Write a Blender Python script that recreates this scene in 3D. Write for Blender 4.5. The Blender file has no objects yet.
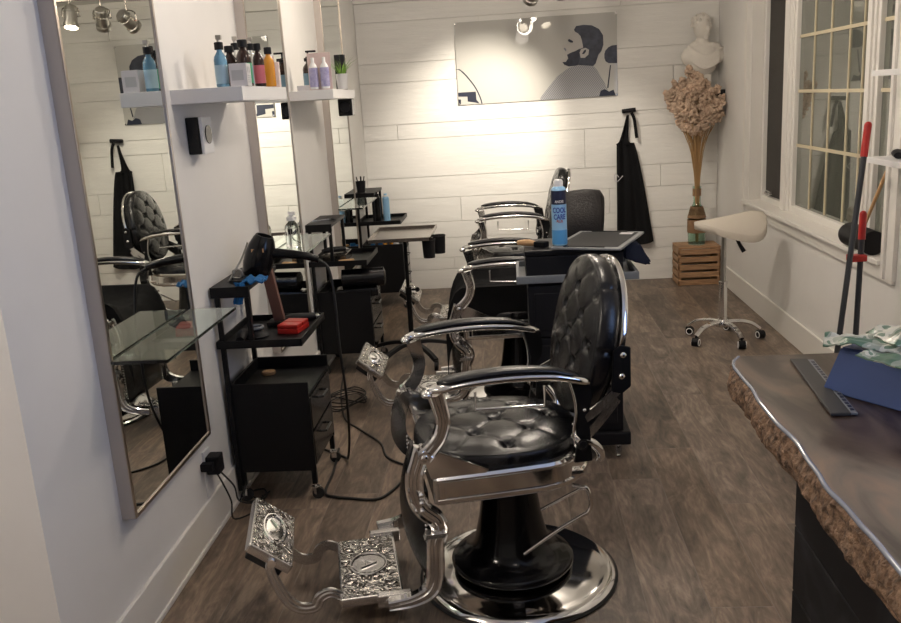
import bpy, bmesh, math, random
from mathutils import Vector, Matrix, Euler, noise
random.seed(7)
R = math.radians
PI = math.pi
scene = bpy.context.scene
COL = scene.collection

# ------------------------------------------------------------------ materials
def nt(name):
    m = bpy.data.materials.new(name); m.use_nodes = True
    t = m.node_tree; b = t.nodes['Principled BSDF']
    return m, t, b
def mat(name, col, rough=.5, metal=0., bump=0., bscale=60., var=0., vscale=4., coat=0., spec=.5, trans=0., ior=1.45, stretch=None, emit=None, alpha=1., sheen=0.):
    m, t, b = nt(name)
    b.inputs['Base Color'].default_value = (*col, 1)
    b.inputs['Roughness'].default_value = rough
    b.inputs['Metallic'].default_value = metal
    b.inputs['Coat Weight'].default_value = coat
    b.inputs['Coat Roughness'].default_value = .08
    b.inputs['Specular IOR Level'].default_value = spec
    b.inputs['Transmission Weight'].default_value = trans
    b.inputs['IOR'].default_value = ior
    b.inputs['Sheen Weight'].default_value = sheen
    if emit:
        b.inputs['Emission Color'].default_value = (*emit[0], 1); b.inputs['Emission Strength'].default_value = emit[1]
    tc = t.nodes.new('ShaderNodeTexCoord')
    src = tc.outputs['Object']
    if stretch:
        mp = t.nodes.new('ShaderNodeMapping'); mp.inputs['Scale'].default_value = stretch
        t.links.new(src, mp.inputs['Vector']); src = mp.outputs['Vector']
    if var:
        n = t.nodes.new('ShaderNodeTexNoise'); n.inputs['Scale'].default_value = vscale; n.inputs['Detail'].default_value = 5
        r = t.nodes.new('ShaderNodeValToRGB')
        r.color_ramp.elements[0].position = .3; r.color_ramp.elements[1].position = .7
        r.color_ramp.elements[0].color = (*[c * (1 - var) for c in col], 1)
        r.color_ramp.elements[1].color = (*[min(1, c * (1 + var)) for c in col], 1)
        t.links.new(src, n.inputs['Vector']); t.links.new(n.outputs['Fac'], r.inputs['Fac']); t.links.new(r.outputs['Color'], b.inputs['Base Color'])
    if bump:
        n = t.nodes.new('ShaderNodeTexNoise'); n.inputs['Scale'].default_value = bscale; n.inputs['Detail'].default_value = 4
        bp = t.nodes.new('ShaderNodeBump'); bp.inputs['Strength'].default_value = bump; bp.inputs['Distance'].default_value = .01
        t.links.new(src, n.inputs['Vector']); t.links.new(n.outputs['Fac'], bp.inputs['Height']); t.links.new(bp.outputs['Normal'], b.inputs['Normal'])
    return m

M = {}
M['wall'] = mat('white_wall_paint', (.80, .785, .76), .6, bump=.08, bscale=25, var=.02)
M['board'] = mat('painted_board', (.78, .765, .73), .45, bump=.25, bscale=9, var=.03, vscale=3, stretch=(1, 1, 12))
M['trim'] = mat('white_trim_paint', (.80, .775, .73), .4, bump=.05, bscale=30)
M['ceil'] = mat('ceiling_paint', (.78, .77, .74), .7)
M['chrome'] = mat('chrome', (.78, .77, .76), .09, 1., bump=.02, bscale=18)
M['dullchrome'] = mat('worn_chrome', (.72, .71, .70), .26, 1., bump=.1, bscale=40)
M['steel'] = mat('brushed_steel', (.55, .53, .5), .3, 1.)
M['frame_face'] = mat('mirror_frame_metal', (.50, .43, .36), .28, 1.)
M['frame_side'] = mat('mirror_frame_side', (.55, .5, .46), .5, .35)
M['leather'] = mat('black_leather', (.007, .007, .0085), .25, bump=.10, bscale=160, spec=.6)
M['black'] = mat('black_metal', (.008, .008, .009), .42, bump=.05, bscale=200, spec=.25)
M['blackmatte'] = mat('black_plastic', (.010, .010, .012), .5, bump=.1, bscale=250, spec=.25)
M['blackgloss'] = mat('glossy_black', (.007, .007, .008), .16, spec=.4)
M['blackcloth'] = mat('black_cloth', (.008, .008, .009), .85, bump=.5, bscale=220, spec=.2)
M['browncloth'] = mat('black_nylon', (.014, .012, .012), .6, bump=.3, bscale=120, spec=.3)
M['navy'] = mat('navy_towel', (.015, .022, .05), .9, bump=.8, bscale=300)
M['mirror'] = mat('mirror_glass', (.90, .93, .89), .004, 1.)
M['glass'] = mat('shelf_glass', (.78, .93, .87), .01, trans=1., ior=1.5)
M['clear'] = mat('clear_plastic', (.93, .97, .97), .05, trans=1., ior=1.3)
M['white'] = mat('white_laminate', (.78, .77, .77), .45)
M['plasticwhite'] = mat('white_plastic', (.8, .8, .8), .35)
M['plaster'] = mat('white_plaster', (.74, .70, .64), .7, bump=.2, bscale=50)
M['cream'] = mat('cream_vinyl', (.60, .545, .47), .42, bump=.1, bscale=150)
M['grey'] = mat('grey_plastic', (.22, .23, .24), .4)
M['darkstrip'] = mat('dark_strip_plastic', (.045, .043, .042), .5)
M['greyblue'] = mat('grey_tray_plastic', (.19, .205, .225), .35, bump=.1, bscale=60)
M['twine'] = mat('jute_twine', (.34, .20, .11), .9, bump=1., bscale=90, stretch=(1, 1, 8))
M['greenglass'] = mat('green_glass', (.66, .82, .72), .05, trans=1., ior=1.2)
M['pampas'] = mat('dried_pampas', (.70, .52, .39), .95, bump=.8, bscale=180, var=.22, vscale=18)
M['stem'] = mat('dried_stem', (.38, .23, .10), .7)
M['pine'] = mat('stained_crate_wood', (.33, .19, .10), .6, bump=.4, bscale=20, var=.35, vscale=9, stretch=(1, 1, 8))
M['wood'] = mat('light_wood', (.55, .33, .16), .5, bump=.1, bscale=30)
M['brownwood'] = mat('brown_handle', (.16, .075, .055), .5)
M['red'] = mat('red_plastic', (.46, .02, .015), .35)
M['bluecloth'] = mat('blue_microfibre', (.01, .12, .32), .8, bump=.6, bscale=200)
M['rubber'] = mat('black_rubber', (.02, .02, .02), .7)
M['bark'] = mat('live_edge_bark', (.20, .125, .08), .8, bump=1., bscale=110, var=.7, vscale=70)
M['grille'] = mat('cream_muntin', (.62, .54, .38), .5)
M['lens'] = mat('lamp_lens', (1, 1, 1), .3, emit=((1, .86, .66), 25))
M['resin'] = mat('polished_resin', (.22, .24, .30), .08, coat=1.)
M['wire'] = mat('black_cable', (.012, .012, .012), .5)
M['plant'] = mat('green_leaf', (.16, .32, .04), .5, var=.3, vscale=30)
M['grey_box'] = mat('pale_grey_print', (.45, .45, .46), .5)
M['gunmetal'] = mat('dark_gunmetal', (.05, .05, .05), .3, .8)
M['polegrey'] = mat('charcoal_tube', (.035, .037, .042), .4)
M['pewter'] = mat('dark_pewter', (.30, .27, .24), .25, 1.)

def relief():
    m, t, b = nt('ornate_cast_metal')
    b.inputs['Metallic'].default_value = 1; b.inputs['Roughness'].default_value = .22
    b.inputs['Base Color'].default_value = (.74, .70, .65, 1)
    tc = t.nodes.new('ShaderNodeTexCoord')
    v = t.nodes.new('ShaderNodeTexNoise'); v.inputs['Scale'].default_value = 22; v.inputs['Detail'].default_value = 0; v.inputs['Distortion'].default_value = 1.6
    w = t.nodes.new('ShaderNodeMath'); w.operation = 'SINE'
    mu = t.nodes.new('ShaderNodeMath'); mu.operation = 'MULTIPLY'; mu.inputs[1].default_value = 30
    bp = t.nodes.new('ShaderNodeBump'); bp.inputs['Strength'].default_value = 1.; bp.inputs['Distance'].default_value = .006
    r = t.nodes.new('ShaderNodeValToRGB'); r.color_ramp.elements[0].color = (.16, .14, .12, 1); r.color_ramp.elements[1].color = (.92, .89, .84, 1)
    r.color_ramp.elements[0].position = .0; r.color_ramp.elements[1].position = .42
    mr = t.nodes.new('ShaderNodeMapRange'); mr.inputs['From Min'].default_value = -1; mr.inputs['From Max'].default_value = 1
    L = t.links.new
    L(tc.outputs['Object'], v.inputs['Vector']); L(v.outputs['Fac'], mu.inputs[0]); L(mu.outputs[0], w.inputs[0]); L(w.outputs[0], mr.inputs['Value'])
    L(mr.outputs[0], bp.inputs['Height']); L(bp.outputs['Normal'], b.inputs['Normal']); L(mr.outputs[0], r.inputs['Fac']); L(r.outputs['Color'], b.inputs['Base Color'])
    return m
M['relief'] = relief()

def floor_mat():
    m, t, b = nt('wood_look_planks')
    N = t.nodes.new; L = t.links.new
    def math_(op, a, bb=None, c=None):
        n = N('ShaderNodeMath'); n.operation = op
        for i, v in enumerate((a, bb, c)):
            if v is None: continue
            if isinstance(v, (int, float)): n.inputs[i].default_value = v
            else: L(v, n.inputs[i])
        return n.outputs[0]
    tc = N('ShaderNodeTexCoord'); sp = N('ShaderNodeSeparateXYZ'); L(tc.outputs['Object'], sp.inputs[0])
    x, y = sp.outputs['X'], sp.outputs['Y']
    cx = math_('DIVIDE', math_('SUBTRACT', x, .359), .1905)
    c = math_('FLOOR', cx); fx = math_('FRACT', math_('ADD', cx, 50))
    off = math_('ADD', math_('MULTIPLY', math_('MULTIPLY', c, c), .1535), math_('MULTIPLY', c, .0965))
    py = math_('ADD', math_('DIVIDE', math_('SUBTRACT', y, 3.30), 1.22), math_('SUBTRACT', 40, off))
    row = math_('FLOOR', py); fy = math_('FRACT', py)
    dx = math_('MULTIPLY', math_('MINIMUM', fx, math_('SUBTRACT', 1, fx)), .1905)
    dy = math_('MULTIPLY', math_('MINIMUM', fy, math_('SUBTRACT', 1, fy)), 1.22)
    d = math_('MINIMUM', dx, dy)
    seam = N('ShaderNodeMapRange'); seam.inputs['From Min'].default_value = .0003; seam.inputs['From Max'].default_value = .0018; L(d, seam.inputs['Value'])
    idv = N('ShaderNodeCombineXYZ'); L(c, idv.inputs[0]); L(row, idv.inputs[1])
    wn = N('ShaderNodeTexWhiteNoise'); L(idv.outputs[0], wn.inputs['Vector'])
    # grain
    gv = N('ShaderNodeCombineXYZ'); L(math_('MULTIPLY', x, 13), gv.inputs[0]); L(math_('MULTIPLY', y, 3.2), gv.inputs[1]); L(math_('MULTIPLY', wn.outputs['Value'], 40), gv.inputs[2])
    n1 = N('ShaderNodeTexNoise'); n1.inputs['Scale'].default_value = 1.0; n1.inputs['Detail'].default_value = 8; n1.inputs['Roughness'].default_value = .68; n1.inputs['Distortion'].default_value = 1.2; L(gv.outputs[0], n1.inputs['Vector'])
    gv2 = N('ShaderNodeCombineXYZ'); L(math_('MULTIPLY', x, 90), gv2.inputs[0]); L(math_('MULTIPLY', y, 14), gv2.inputs[1]); L(math_('MULTIPLY', wn.outputs['Value'], 90), gv2.inputs[2])
    n2 = N('ShaderNodeTexNoise'); n2.inputs['Scale'].default_value = 1.0; n2.inputs['Detail'].default_value = 4; L(gv2.outputs[0], n2.inputs['Vector'])
    g = math_('ADD', math_('MULTIPLY', n1.outputs['Fac'], .75), math_('MULTIPLY', n2.outputs['Fac'], .25))
    ramp = N('ShaderNodeValToRGB'); L(g, ramp.inputs['Fac'])
    e = ramp.color_ramp.elements
    e[0].position = .34; e[0].color = (.058, .044, .035, 1)
    e[1].position = .66; e[1].color = (.30, .24, .19, 1)
    k = e.new(.5); k.color = (.155, .120, .096, 1)
    hsv = N('ShaderNodeHueSaturation'); L(ramp.outputs['Color'], hsv.inputs['Color'])
    L(math_('ADD', math_('MULTIPLY', wn.outputs['Value'], .45), .78), hsv.inputs['Value'])
    L(math_('ADD', math_('MULTIPLY', wn.outputs['Color'], .4), .90), hsv.inputs['Saturation'])
    mx = N('ShaderNodeMix'); mx.data_type = 'RGBA'; L(seam.outputs[0], mx.inputs['Factor'])
    mx.inputs['A'].default_value = (.20, .165, .14, 1); L(hsv.outputs['Color'], mx.inputs['B'])
    L(mx.outputs['Result'], b.inputs['Base Color'])
    L(math_('ADD', math_('MULTIPLY', g, .25), .34), b.inputs['Roughness'])
    bp = N('ShaderNodeBump'); bp.inputs['Strength'].default_value = .35; bp.inputs['Distance'].default_value = .003
    L(math_('ADD', math_('MULTIPLY', g, .4), seam.outputs[0]), bp.inputs['Height']); L(bp.outputs['Normal'], b.inputs['Normal'])
    return m
M['floor'] = floor_mat()

def desk_mat():
    m, t, b = nt('live_edge_slab_top')
    N = t.nodes.new; L = t.links.new
    tc = N('ShaderNodeTexCoord'); mp = N('ShaderNodeMapping'); mp.inputs['Scale'].default_value = (5, 1.6, 1); mp.inputs['Rotation'].default_value = (0, 0, R(20))
    L(tc.outputs['Object'], mp.inputs['Vector'])
    n = N('ShaderNodeTexNoise'); n.inputs['Scale'].default_value = 1.4; n.inputs['Detail'].default_value = 7; n.inputs['Distortion'].default_value = 1.8; L(mp.outputs[0], n.inputs['Vector'])
    r = N('ShaderNodeValToRGB'); e = r.color_ramp.elements
    e[0].position = .36; e[0].color = (.035, .018, .012, 1); e[1].position = .72; e[1].color = (.24, .145, .085, 1)
    k = e.new(.52); k.color = (.125, .088, .064, 1)
    L(n.outputs['Fac'], r.inputs['Fac']); L(r.outputs['Color'], b.inputs['Base Color'])
    b.inputs['Roughness'].default_value = .3; b.inputs['Coat Weight'].default_value = .5; b.inputs['Coat Roughness'].default_value = .12
    return m
M['desk'] = desk_mat()

def pattern_mat(name, cols, scale, rough=.4, detail=2, dist=.5):
    m, t, b = nt(name)
    N = t.nodes.new; L = t.links.new
    tc = N('ShaderNodeTexCoord'); n = N('ShaderNodeTexNoise'); n.inputs['Scale'].default_value = scale; n.inputs['Detail'].default_value = detail; n.inputs['Distortion'].default_value = dist
    L(tc.outputs['Object'], n.inputs['Vector'])
    r = N('ShaderNodeValToRGB'); r.color_ramp.interpolation = 'CONSTANT' if len(cols) > 2 else 'LINEAR'
    e = r.color_ramp.elements
    while len(e) < len(cols): e.new(.5)
    for i, c in enumerate(cols):
        e[i].position = .36 + .28 * i / max(1, len(cols) - 1) if i else 0; e[i].color = (*c, 1)
    L(n.outputs['Fac'], r.inputs['Fac']); L(r.outputs['Color'], b.inputs['Base Color']); b.inputs['Roughness'].default_value = rough
    return m
M['bag'] = pattern_mat('printed_pouch_film', [(.10, .18, .12), (.33, .36, .29), (.60, .59, .51), (.16, .24, .17)], 26, .28, 1)
M['label_print'] = pattern_mat('purple_print', [(.16, .16, .42), (.45, .42, .62)], 60, .4)
M['window_dark'] = mat('night_glass', (.17, .18, .15), .02, .3, spec=1., ior=1.9)
M['screen'] = mat('insect_screen', (.045, .04, .036), .7, .0, bump=.3, bscale=400)

def stripes_mat(name, c1, c2, freq):
    m, t, b = nt(name); N = t.nodes.new; L = t.links.new
    tc = N('ShaderNodeTexCoord'); w = N('ShaderNodeTexWave'); w.inputs['Scale'].default_value = freq; w.inputs['Distortion'].default_value = 1.2; w.inputs['Detail'].default_value = 0; w.inputs['Detail Scale'].default_value = .4
    mp = N('ShaderNodeMapping'); mp.inputs['Rotation'].default_value = (0, R(35), 0); L(tc.outputs['Object'], mp.inputs[0]); L(mp.outputs[0], w.inputs['Vector'])
    mx = N('ShaderNodeMix'); mx.data_type = 'RGBA'; mx.inputs['A'].default_value = (*c1, 1); mx.inputs['B'].default_value = (*c2, 1)
    L(w.outputs['Fac'], mx.inputs['Factor']); L(mx.outputs['Result'], b.inputs['Base Color']); b.inputs['Roughness'].default_value = .3
    return m
M['capestripe'] = stripes_mat('striped_cape_print', (.42, .41, .39), (.14, .15, .19), 26)

def deskbase_mat():
    m, t, b = nt('black_stained_boards'); N = t.nodes.new; L = t.links.new
    b.inputs['Roughness'].default_value = .55
    tc = N('ShaderNodeTexCoord'); n = N('ShaderNodeTexNoise'); n.inputs['Scale'].default_value = 6; n.inputs['Detail'].default_value = 6; n.inputs['Distortion'].default_value = 1.5
    L(tc.outputs['Object'], n.inputs['Vector'])
    r = N('ShaderNodeValToRGB'); e = r.color_ramp.elements; e[0].position = .5; e[0].color = (.006, .006, .007, 1); e[1].position = .85; e[1].color = (.04, .04, .045, 1); b.inputs['Specular IOR Level'].default_value = .2
    L(n.outputs['Fac'], r.inputs['Fac']); L(r.outputs['Color'], b.inputs['Base Color'])
    return m
M['deskbase'] = deskbase_mat()

# ------------------------------------------------------------------ object helpers
def finish(bm, angle=35):
    bm.normal_update()
    for f in bm.faces: f.smooth = True
    for e in bm.edges:
        if len(e.link_faces) == 2:
            a = e.calc_face_angle(0)
            if a > R(angle): e.smooth = False
            elif a > .2 and angle < 50:
                A, B = sorted(f.calc_area() for f in e.link_faces)
                if B > 4 * A: e.smooth = False
def part(name, bm, m, parent=None, angle=49, label=None):
    finish(bm, angle)
    me = bpy.data.meshes.new(name); bm.to_mesh(me); bm.free()
    if isinstance(m, (list, tuple)):
        for k in m: me.materials.append(M[k])
    else: me.materials.append(M[m])
    o = bpy.data.objects.new(name, me); COL.objects.link(o)
    if parent: o.parent = parent
    if label: o['label'] = label
    return o
def root(name, label, cat, loc=(0, 0, 0), rz=0., group=None):
    o = bpy.data.objects.new(name, None); COL.objects.link(o); o.empty_display_size = .05
    o.location = loc; o.rotation_euler = (0, 0, R(rz)); o['label'] = label; o['category'] = cat
    if group: o['group'] = group
    return o
def tag(o, label, cat, group=None, loc=None, rz=None):
    o['label'] = label; o['category'] = cat
    if group: o['group'] = group
    if loc: o.location = loc
    if rz is not None: o.rotation_euler = (0, 0, R(rz))
    return o
def struct(name, bm, m, parent=None):
    o = part(name, bm, m, parent)
    if not parent: o['kind'] = 'structure'
    return o
def dup(r, loc, rz, label):
    n = r.copy(); COL.objects.link(n); n.location = loc; n.rotation_euler = (0, 0, R(rz)); n['label'] = label
    for ch in r.children:
        c = ch.copy(); COL.objects.link(c); c.parent = n
        for g in ch.children:
            d = g.copy(); COL.objects.link(d); d.parent = c
    return n

def NB(): return bmesh.new()
def box(bm, lo, hi, bev=0., mtx=None, seg=2):
    t = bmesh.new(); bmesh.ops.create_cube(t, size=1)
    for v in t.verts: v.co = Vector([(lo[i] + hi[i]) / 2 + v.co[i] * (hi[i] - lo[i]) for i in range(3)])
    if bev: bmesh.ops.bevel(t, geom=t.edges[:], offset=bev, segments=seg, profile=.6, affect='EDGES')
    merge(bm, t, mtx); return bm
def merge(bm, t, mtx=None, mi=None):
    if mtx is not None: t.transform(mtx)
    base = {}
    t.verts.index_update()
    vs = [bm.verts.new(v.co) for v in t.verts]
    for f in t.faces:
        try:
            nf = bm.faces.new([vs[v.index] for v in f.verts]); nf.material_index = f.material_index if mi is None else mi
        except ValueError: pass
    t.free()
def frames(pts, closed=False, up=None):
    n = len(pts); T = []
    for i in range(n):
        a = pts[(i - 1) % n] if (closed or i) else pts[0]
        b = pts[(i + 1) % n] if (closed or i < n - 1) else pts[-1]
        d = (b - a); T.append(d.normalized() if d.length > 1e-9 else Vector((0, 0, 1)))
    out = []
    if up is not None:
        for t in T:
            s = t.cross(up).normalized(); out.append((s, s.cross(t).normalized()))
        return out
    ref = Vector((0, 0, 1)) if abs(T[0].z) < .9 else Vector((1, 0, 0))
    s = T[0].cross(ref).normalized()
    for i, t in enumerate(T):
        s = (s - t * s.dot(t)); s = s.normalized() if s.length > 1e-6 else t.orthogonal().normalized()
        out.append((s, t.cross(s).normalized()))
    return out
def smooth_path(pts, n=6, closed=False):
    P = [Vector(p) for p in pts]; out = []
    m = len(P)
    rng = range(m if closed else m - 1)
    for i in rng:
        p0 = P[(i - 1) % m] if (closed or i) else P[0] * 2 - P[1]
        p1 = P[i]; p2 = P[(i + 1) % m]
        p3 = P[(i + 2) % m] if (closed or i < m - 2) else P[-1] * 2 - P[-2]
        for k in range(n):
            t = k / n
            out.append(.5 * ((2 * p1) + (p2 - p0) * t + (2 * p0 - 5 * p1 + 4 * p2 - p3) * t * t + (3 * p1 - p0 - 3 * p2 + p3) * t ** 3))
    if not closed: out.append(P[-1])
    return out
def sweep(bm, pts, section, closed=False, up=None, cap=True, scale=None):
    """section: list of (side, up) offsets"""
    pts = [Vector(p) for p in pts]
    fr = frames(pts, closed, Vector(up) if up is not None else None)
    rings = []
    for i, p in enumerate(pts):
        s, u = fr[i]; k = scale(i / (len(pts) - 1)) if scale else 1.
        rings.append([bm.verts.new(p + s * a * k + u * b * k) for a, b in section])
    m = len(section); n = len(rings)
    for i in range(n if closed else n - 1):
        A = rings[i]; B = rings[(i + 1) % n]
        for j in range(m):
            bm.faces.new((A[j], A[(j + 1) % m], B[(j + 1) % m], B[j]))
    if cap and not closed:
        bm.faces.new(list(reversed(rings[0]))); bm.faces.new(rings[-1])
    return bm
def circ(r, n=10): return [(math.cos(2 * PI * i / n) * r, math.sin(2 * PI * i / n) * r) for i in range(n)]
def tube(bm, pts, r, n=10, sm=0, closed=False, scale=None):
    if sm: pts = smooth_path(pts, sm, closed)
    return sweep(bm, pts, circ(r, n), closed, scale=scale)
def cyl(bm, a, b, r, r2=None, n=20):
    a, b = Vector(a), Vector(b); r2 = r if r2 is None else r2
    s, u = frames([a, b])[0]
    A = [bm.verts.new(a + s * x + u * y) for x, y in circ(r, n)]; B = [bm.verts.new(b + s * x + u * y) for x, y in circ(r2, n)]
    for j in range(n): bm.faces.new((A[j], A[(j + 1) % n], B[(j + 1) % n], B[j]))
    bm.faces.new(list(reversed(A))); bm.faces.new(B); return bm
def lathe(bm, prof, n=32, c=(0, 0, 0), sx=1., sy=1., mtx=None):
    t = bmesh.new(); rings = []
    for r, z in prof:
        if r < 1e-5: rings.append([t.verts.new((0, 0, z))])
        else: rings.append([t.verts.new((math.cos(2 * PI * i / n) * r * sx, math.sin(2 * PI * i / n) * r * sy, z)) for i in range(n)])
    for A, B in zip(rings, rings[1:]):
        for j in range(n):
            k = (j + 1) % n
            if len(A) == 1 and len(B) == 1: continue
            if len(A) == 1: t.faces.new((A[0], B[k], B[j]))
            elif len(B) == 1: t.faces.new((A[j], A[k], B[0]))
            else: t.faces.new((A[j], A[k], B[k], B[j]))
    if len(rings[0]) > 1: t.faces.new(list(reversed(rings[0])))
    if len(rings[-1]) > 1: t.faces.new(rings[-1])
    bmesh.ops.recalc_face_normals(t, faces=t.faces[:])
    mt = Matrix.Translation(c) if mtx is None else mtx
    merge(bm, t, mt); return bm
def ball(bm, c, r, seg=12, sc=(1, 1, 1), rot=None):
    t = bmesh.new(); bmesh.ops.create_uvsphere(t, u_segments=seg, v_segments=max(6, seg * 2 // 3), radius=r)
    m = Matrix.Translation(c) @ (rot.to_matrix().to_4x4() if rot else Matrix()) @ Matrix.Diagonal((*sc, 1))
    merge(bm, t, m); return bm
def prism(bm, pts, d, mtx=None, bev=0.):
    """pts outline in xz-plane, extruded along +y by d"""
    t = bmesh.new()
    A = [t.verts.new((x, 0, z)) for x, z in pts]; B = [t.verts.new((x, d, z)) for x, z in pts]
    n = len(pts)
    for j in range(n): t.faces.new((A[j], A[(j + 1) % n], B[(j + 1) % n], B[j]))
    from mathutils.geometry import tessellate_polygon
    for tri in tessellate_polygon([[Vector((x, z, 0)) for x, z in pts]]):
        t.faces.new([A[i] for i in tri]); t.faces.new([B[i] for i in reversed(tri)])
    bmesh.ops.recalc_face_normals(t, faces=t.faces[:])
    if bev: bmesh.ops.dissolve_limit(t, angle_limit=.01, verts=t.verts[:], edges=t.edges[:])
    if bev: bmesh.ops.bevel(t, geom=[e for e in t.edges if e.calc_face_angle(0) > .6], offset=bev, segments=2, affect='EDGES')
    merge(bm, t, mtx); return bm
def remeshed(bm, voxel, smooth_iter=2):
    me = bpy.data.meshes.new('tmp'); bm.to_mesh(me); bm.free()
    o = bpy.data.objects.new('tmp', me); COL.objects.link(o)
    md = o.modifiers.new('r', 'REMESH'); md.mode = 'VOXEL'; md.voxel_size = voxel
    sm = o.modifiers.new('s', 'SMOOTH'); sm.iterations = smooth_iter; sm.factor = .6
    dg = bpy.context.evaluated_depsgraph_get(); ev = o.evaluated_get(dg); m2 = ev.to_mesh()
    out = bmesh.new(); out.from_mesh(m2); ev.to_mesh_clear()
    bpy.data.objects.remove(o); bpy.data.meshes.remove(me)
    return out
def text_bm(s, size, depth=.0006):
    cu = bpy.data.curves.new('t', 'FONT'); cu.body = s; cu.size = size; cu.extrude = depth; cu.align_x = 'CENTER'; cu.align_y = 'CENTER'; cu.offset = size * .02
    o = bpy.data.objects.new('t', cu); COL.objects.link(o)
    dg = bpy.context.evaluated_depsgraph_get(); me = o.evaluated_get(dg).to_mesh()
    b = bmesh.new(); b.from_mesh(me); o.evaluated_get(dg).to_mesh_clear(); bpy.data.objects.remove(o); bpy.data.curves.remove(cu)
    return b
def rotm(ax, deg): return Matrix.Rotation(R(deg), 4, ax)
T = Matrix.Translation

# ------------------------------------------------------------------ room
XL, XR, YB, ZC = -1.18, 1.65, 7.12, 2.45
struct('floor', box(NB(), (-3, -3, -.05), (XR + .2, YB + .2, 0)), 'floor')
struct('ceiling', box(NB(), (-3, -3, ZC), (XR + .2, YB + .2, ZC + .1)), 'ceil')
struct('wall_left', box(NB(), (XL - .15, 1.86, 0), (XL, YB + .2, ZC)), 'wall')
b = NB(); box(b, (-3, 1.86, 0), (XL - .15, 2.0, ZC)); struct('wall_return', b, 'wall')
struct('wall_far_left', box(NB(), (-3.1, -3, 0), (-3, 2.0, ZC)), 'wall')
struct('wall_front', box(NB(), (-3.1, -3.1, 0), (XR + .2, -3, ZC)), 'wall')
# back wall: individually cut boards, small gaps
b = NB(); box(b, (XL, YB + .012, 0), (XR, YB + .2, ZC))
zs = [0, .165, .265, .43, .565, .765, .94, 1.25, 1.37, 1.70, 1.85, 2.165, 2.31]
butts = {0: [.3], 1: [-.5], 2: [1.0], 3: [.1], 4: [-.42, .79], 5: [1.2], 6: [.6], 7: [-.9], 8: [1.3], 9: [.2], 10: [-.2], 11: [.9]}
for i in range(len(zs) - 1):
    xs = [XL] + butts[i] + [XR]
    for a, c in zip(xs, xs[1:]):
        ins = random.uniform(0, .004)
        box(b, (a + .0015, YB - ins, zs[i] + .001), (c - .0015, YB + .02, zs[i + 1] - .0018), .0015, seg=1)
struct('wall_back', b, 'board')
b = NB(); box(b, (XL, YB - .03, 2.31), (XR, YB + .0, ZC), .004); box(b, (XL, YB - .05, 2.40), (XR, YB, ZC), .004)
struct('trim_1', b, 'trim')
# right wall with window opening
wy0, wy1, wz0, wz1 = 3.90, 6.20, .72, 2.20
b = NB()
box(b, (XR, -3, 0), (XR + .2, .0, ZC)); box(b, (XR, 1.7, 0), (XR + .2, wy0, ZC)); box(b, (XR, 0, 0), (XR + .2, 1.7, .95)); box(b, (XR, 0, 2.1), (XR + .2, 1.7, ZC))
box(b, (XR, wy1, 0), (XR + .2, YB + .2, ZC)); box(b, (XR, wy0, 0), (XR + .2, wy1, wz0)); box(b, (XR, wy0, wz1), (XR + .2, wy1, ZC))
struct('wall_right', b, 'wall')
# baseboards
b = NB(); box(b, (XL, 1.86, 0), (XL + .014, YB, .155), .004); box(b, (XL, 1.86, 0), (XL + .02, YB, .02), .004)
struct('baseboard_left', b, 'trim')
b = NB(); box(b, (XR - .015, 1.2, 0), (XR, YB, .155), .004); struct('baseboard_right', b, 'trim')
b = NB(); box(b, (-3, 1.845, 0), (XL - .01, 1.86, .13), .004); struct('baseboard_return', b, 'trim')

# ------------------------------------------------------------------ windows (right wall)
def frame_rect(bm, x0, x1, y0, y1, z0, z1, w, bev=.004):
    box(bm, (x0, y0, z0), (x1, y0 + w, z1), bev); box(bm, (x0, y1 - w, z0), (x1, y1, z1), bev)
    box(bm, (x0, y0 + w, z0), (x1, y1 - w, z0 + w), bev); box(bm, (x0, y0 + w, z1 - w), (x1, y1 - w, z1), bev)
b = NB()
# casing boards around the opening, stepped
for dx, w, o_ in ((.02, .10, .004), (.032, .03, 0)):
    box(b, (XR - dx, wy1 + o_, .66), (XR + .004, wy1 + w, wz1 + w), .003); box(b, (XR - dx, wy0 - w, .66), (XR + .004, wy0 - o_, wz1 + w), .003)
    box(b, (XR - dx, wy0 - .01, wz1 + o_), (XR + .003, wy1 + .01, wz1 + w - .004), .003)
box(b, (XR - .018, wy0 - .094, .645), (XR + .002, wy1 + .094, .725), .003)            # apron
box(b, (XR, wy1 - .012, wz0), (XR + .17, wy1, wz1)); box(b, (XR, wy0, wz0), (XR + .17, wy0 + .012, wz1)); box(b, (XR, wy0, wz1 - .012), (XR + .17, wy1, wz1))
casing = struct('window_1', b, 'trim')
b = NB(); box(b, (XR - .045, wy0 - .0, .715), (XR + .17, wy1 + .03, .738), .004); sill = struct('window_sill', b, 'trim', casing)
gx = XR + .10
def sash(y0, y1, nm, gm='window_dark', w=.05):
    b = NB(); frame_rect(b, gx - .025, gx + .03, y0, y1, .738, 2.188, w); f = struct(nm, b, 'trim', casing)
    b = NB(); box(b, (gx, y0 + w, .738 + w), (gx + .006, y1 - w, 2.188 - w)); g = struct('pane', b, gm, f)
    return f
f1 = sash(5.68, 6.17, 'casement_sash', 'screen', .04)
b = NB(); box(b, (gx - .035, 5.53, .738), (gx + .029, 5.70, 2.188), .004); box(b, (gx - .045, 5.58, .738), (gx - .03, 5.65, 2.188), .004); box(b, (gx - .035, 4.33, .738), (gx + .029, 4.43, 2.188), .004); box(b, (gx - .045, 4.355, .738), (gx - .03, 4.405, 2.188), .004)
struct('mullion', b, 'trim', casing)
f2 = sash(4.40, 5.54, 'fixed_sash', w=.045)
b = NB()
for y in (5.245, 4.985, 4.72, 4.54): box(b, (gx - .006, y - .007, .788), (gx + .004, y + .007, 2.138))
for z in (1.148, 1.468, 1.783, 2.09): box(b, (gx - .007, 4.5, z - .009), (gx + .004, 5.49, z + .009))
struct('muntin_grille', b, 'grille', f2)
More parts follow.
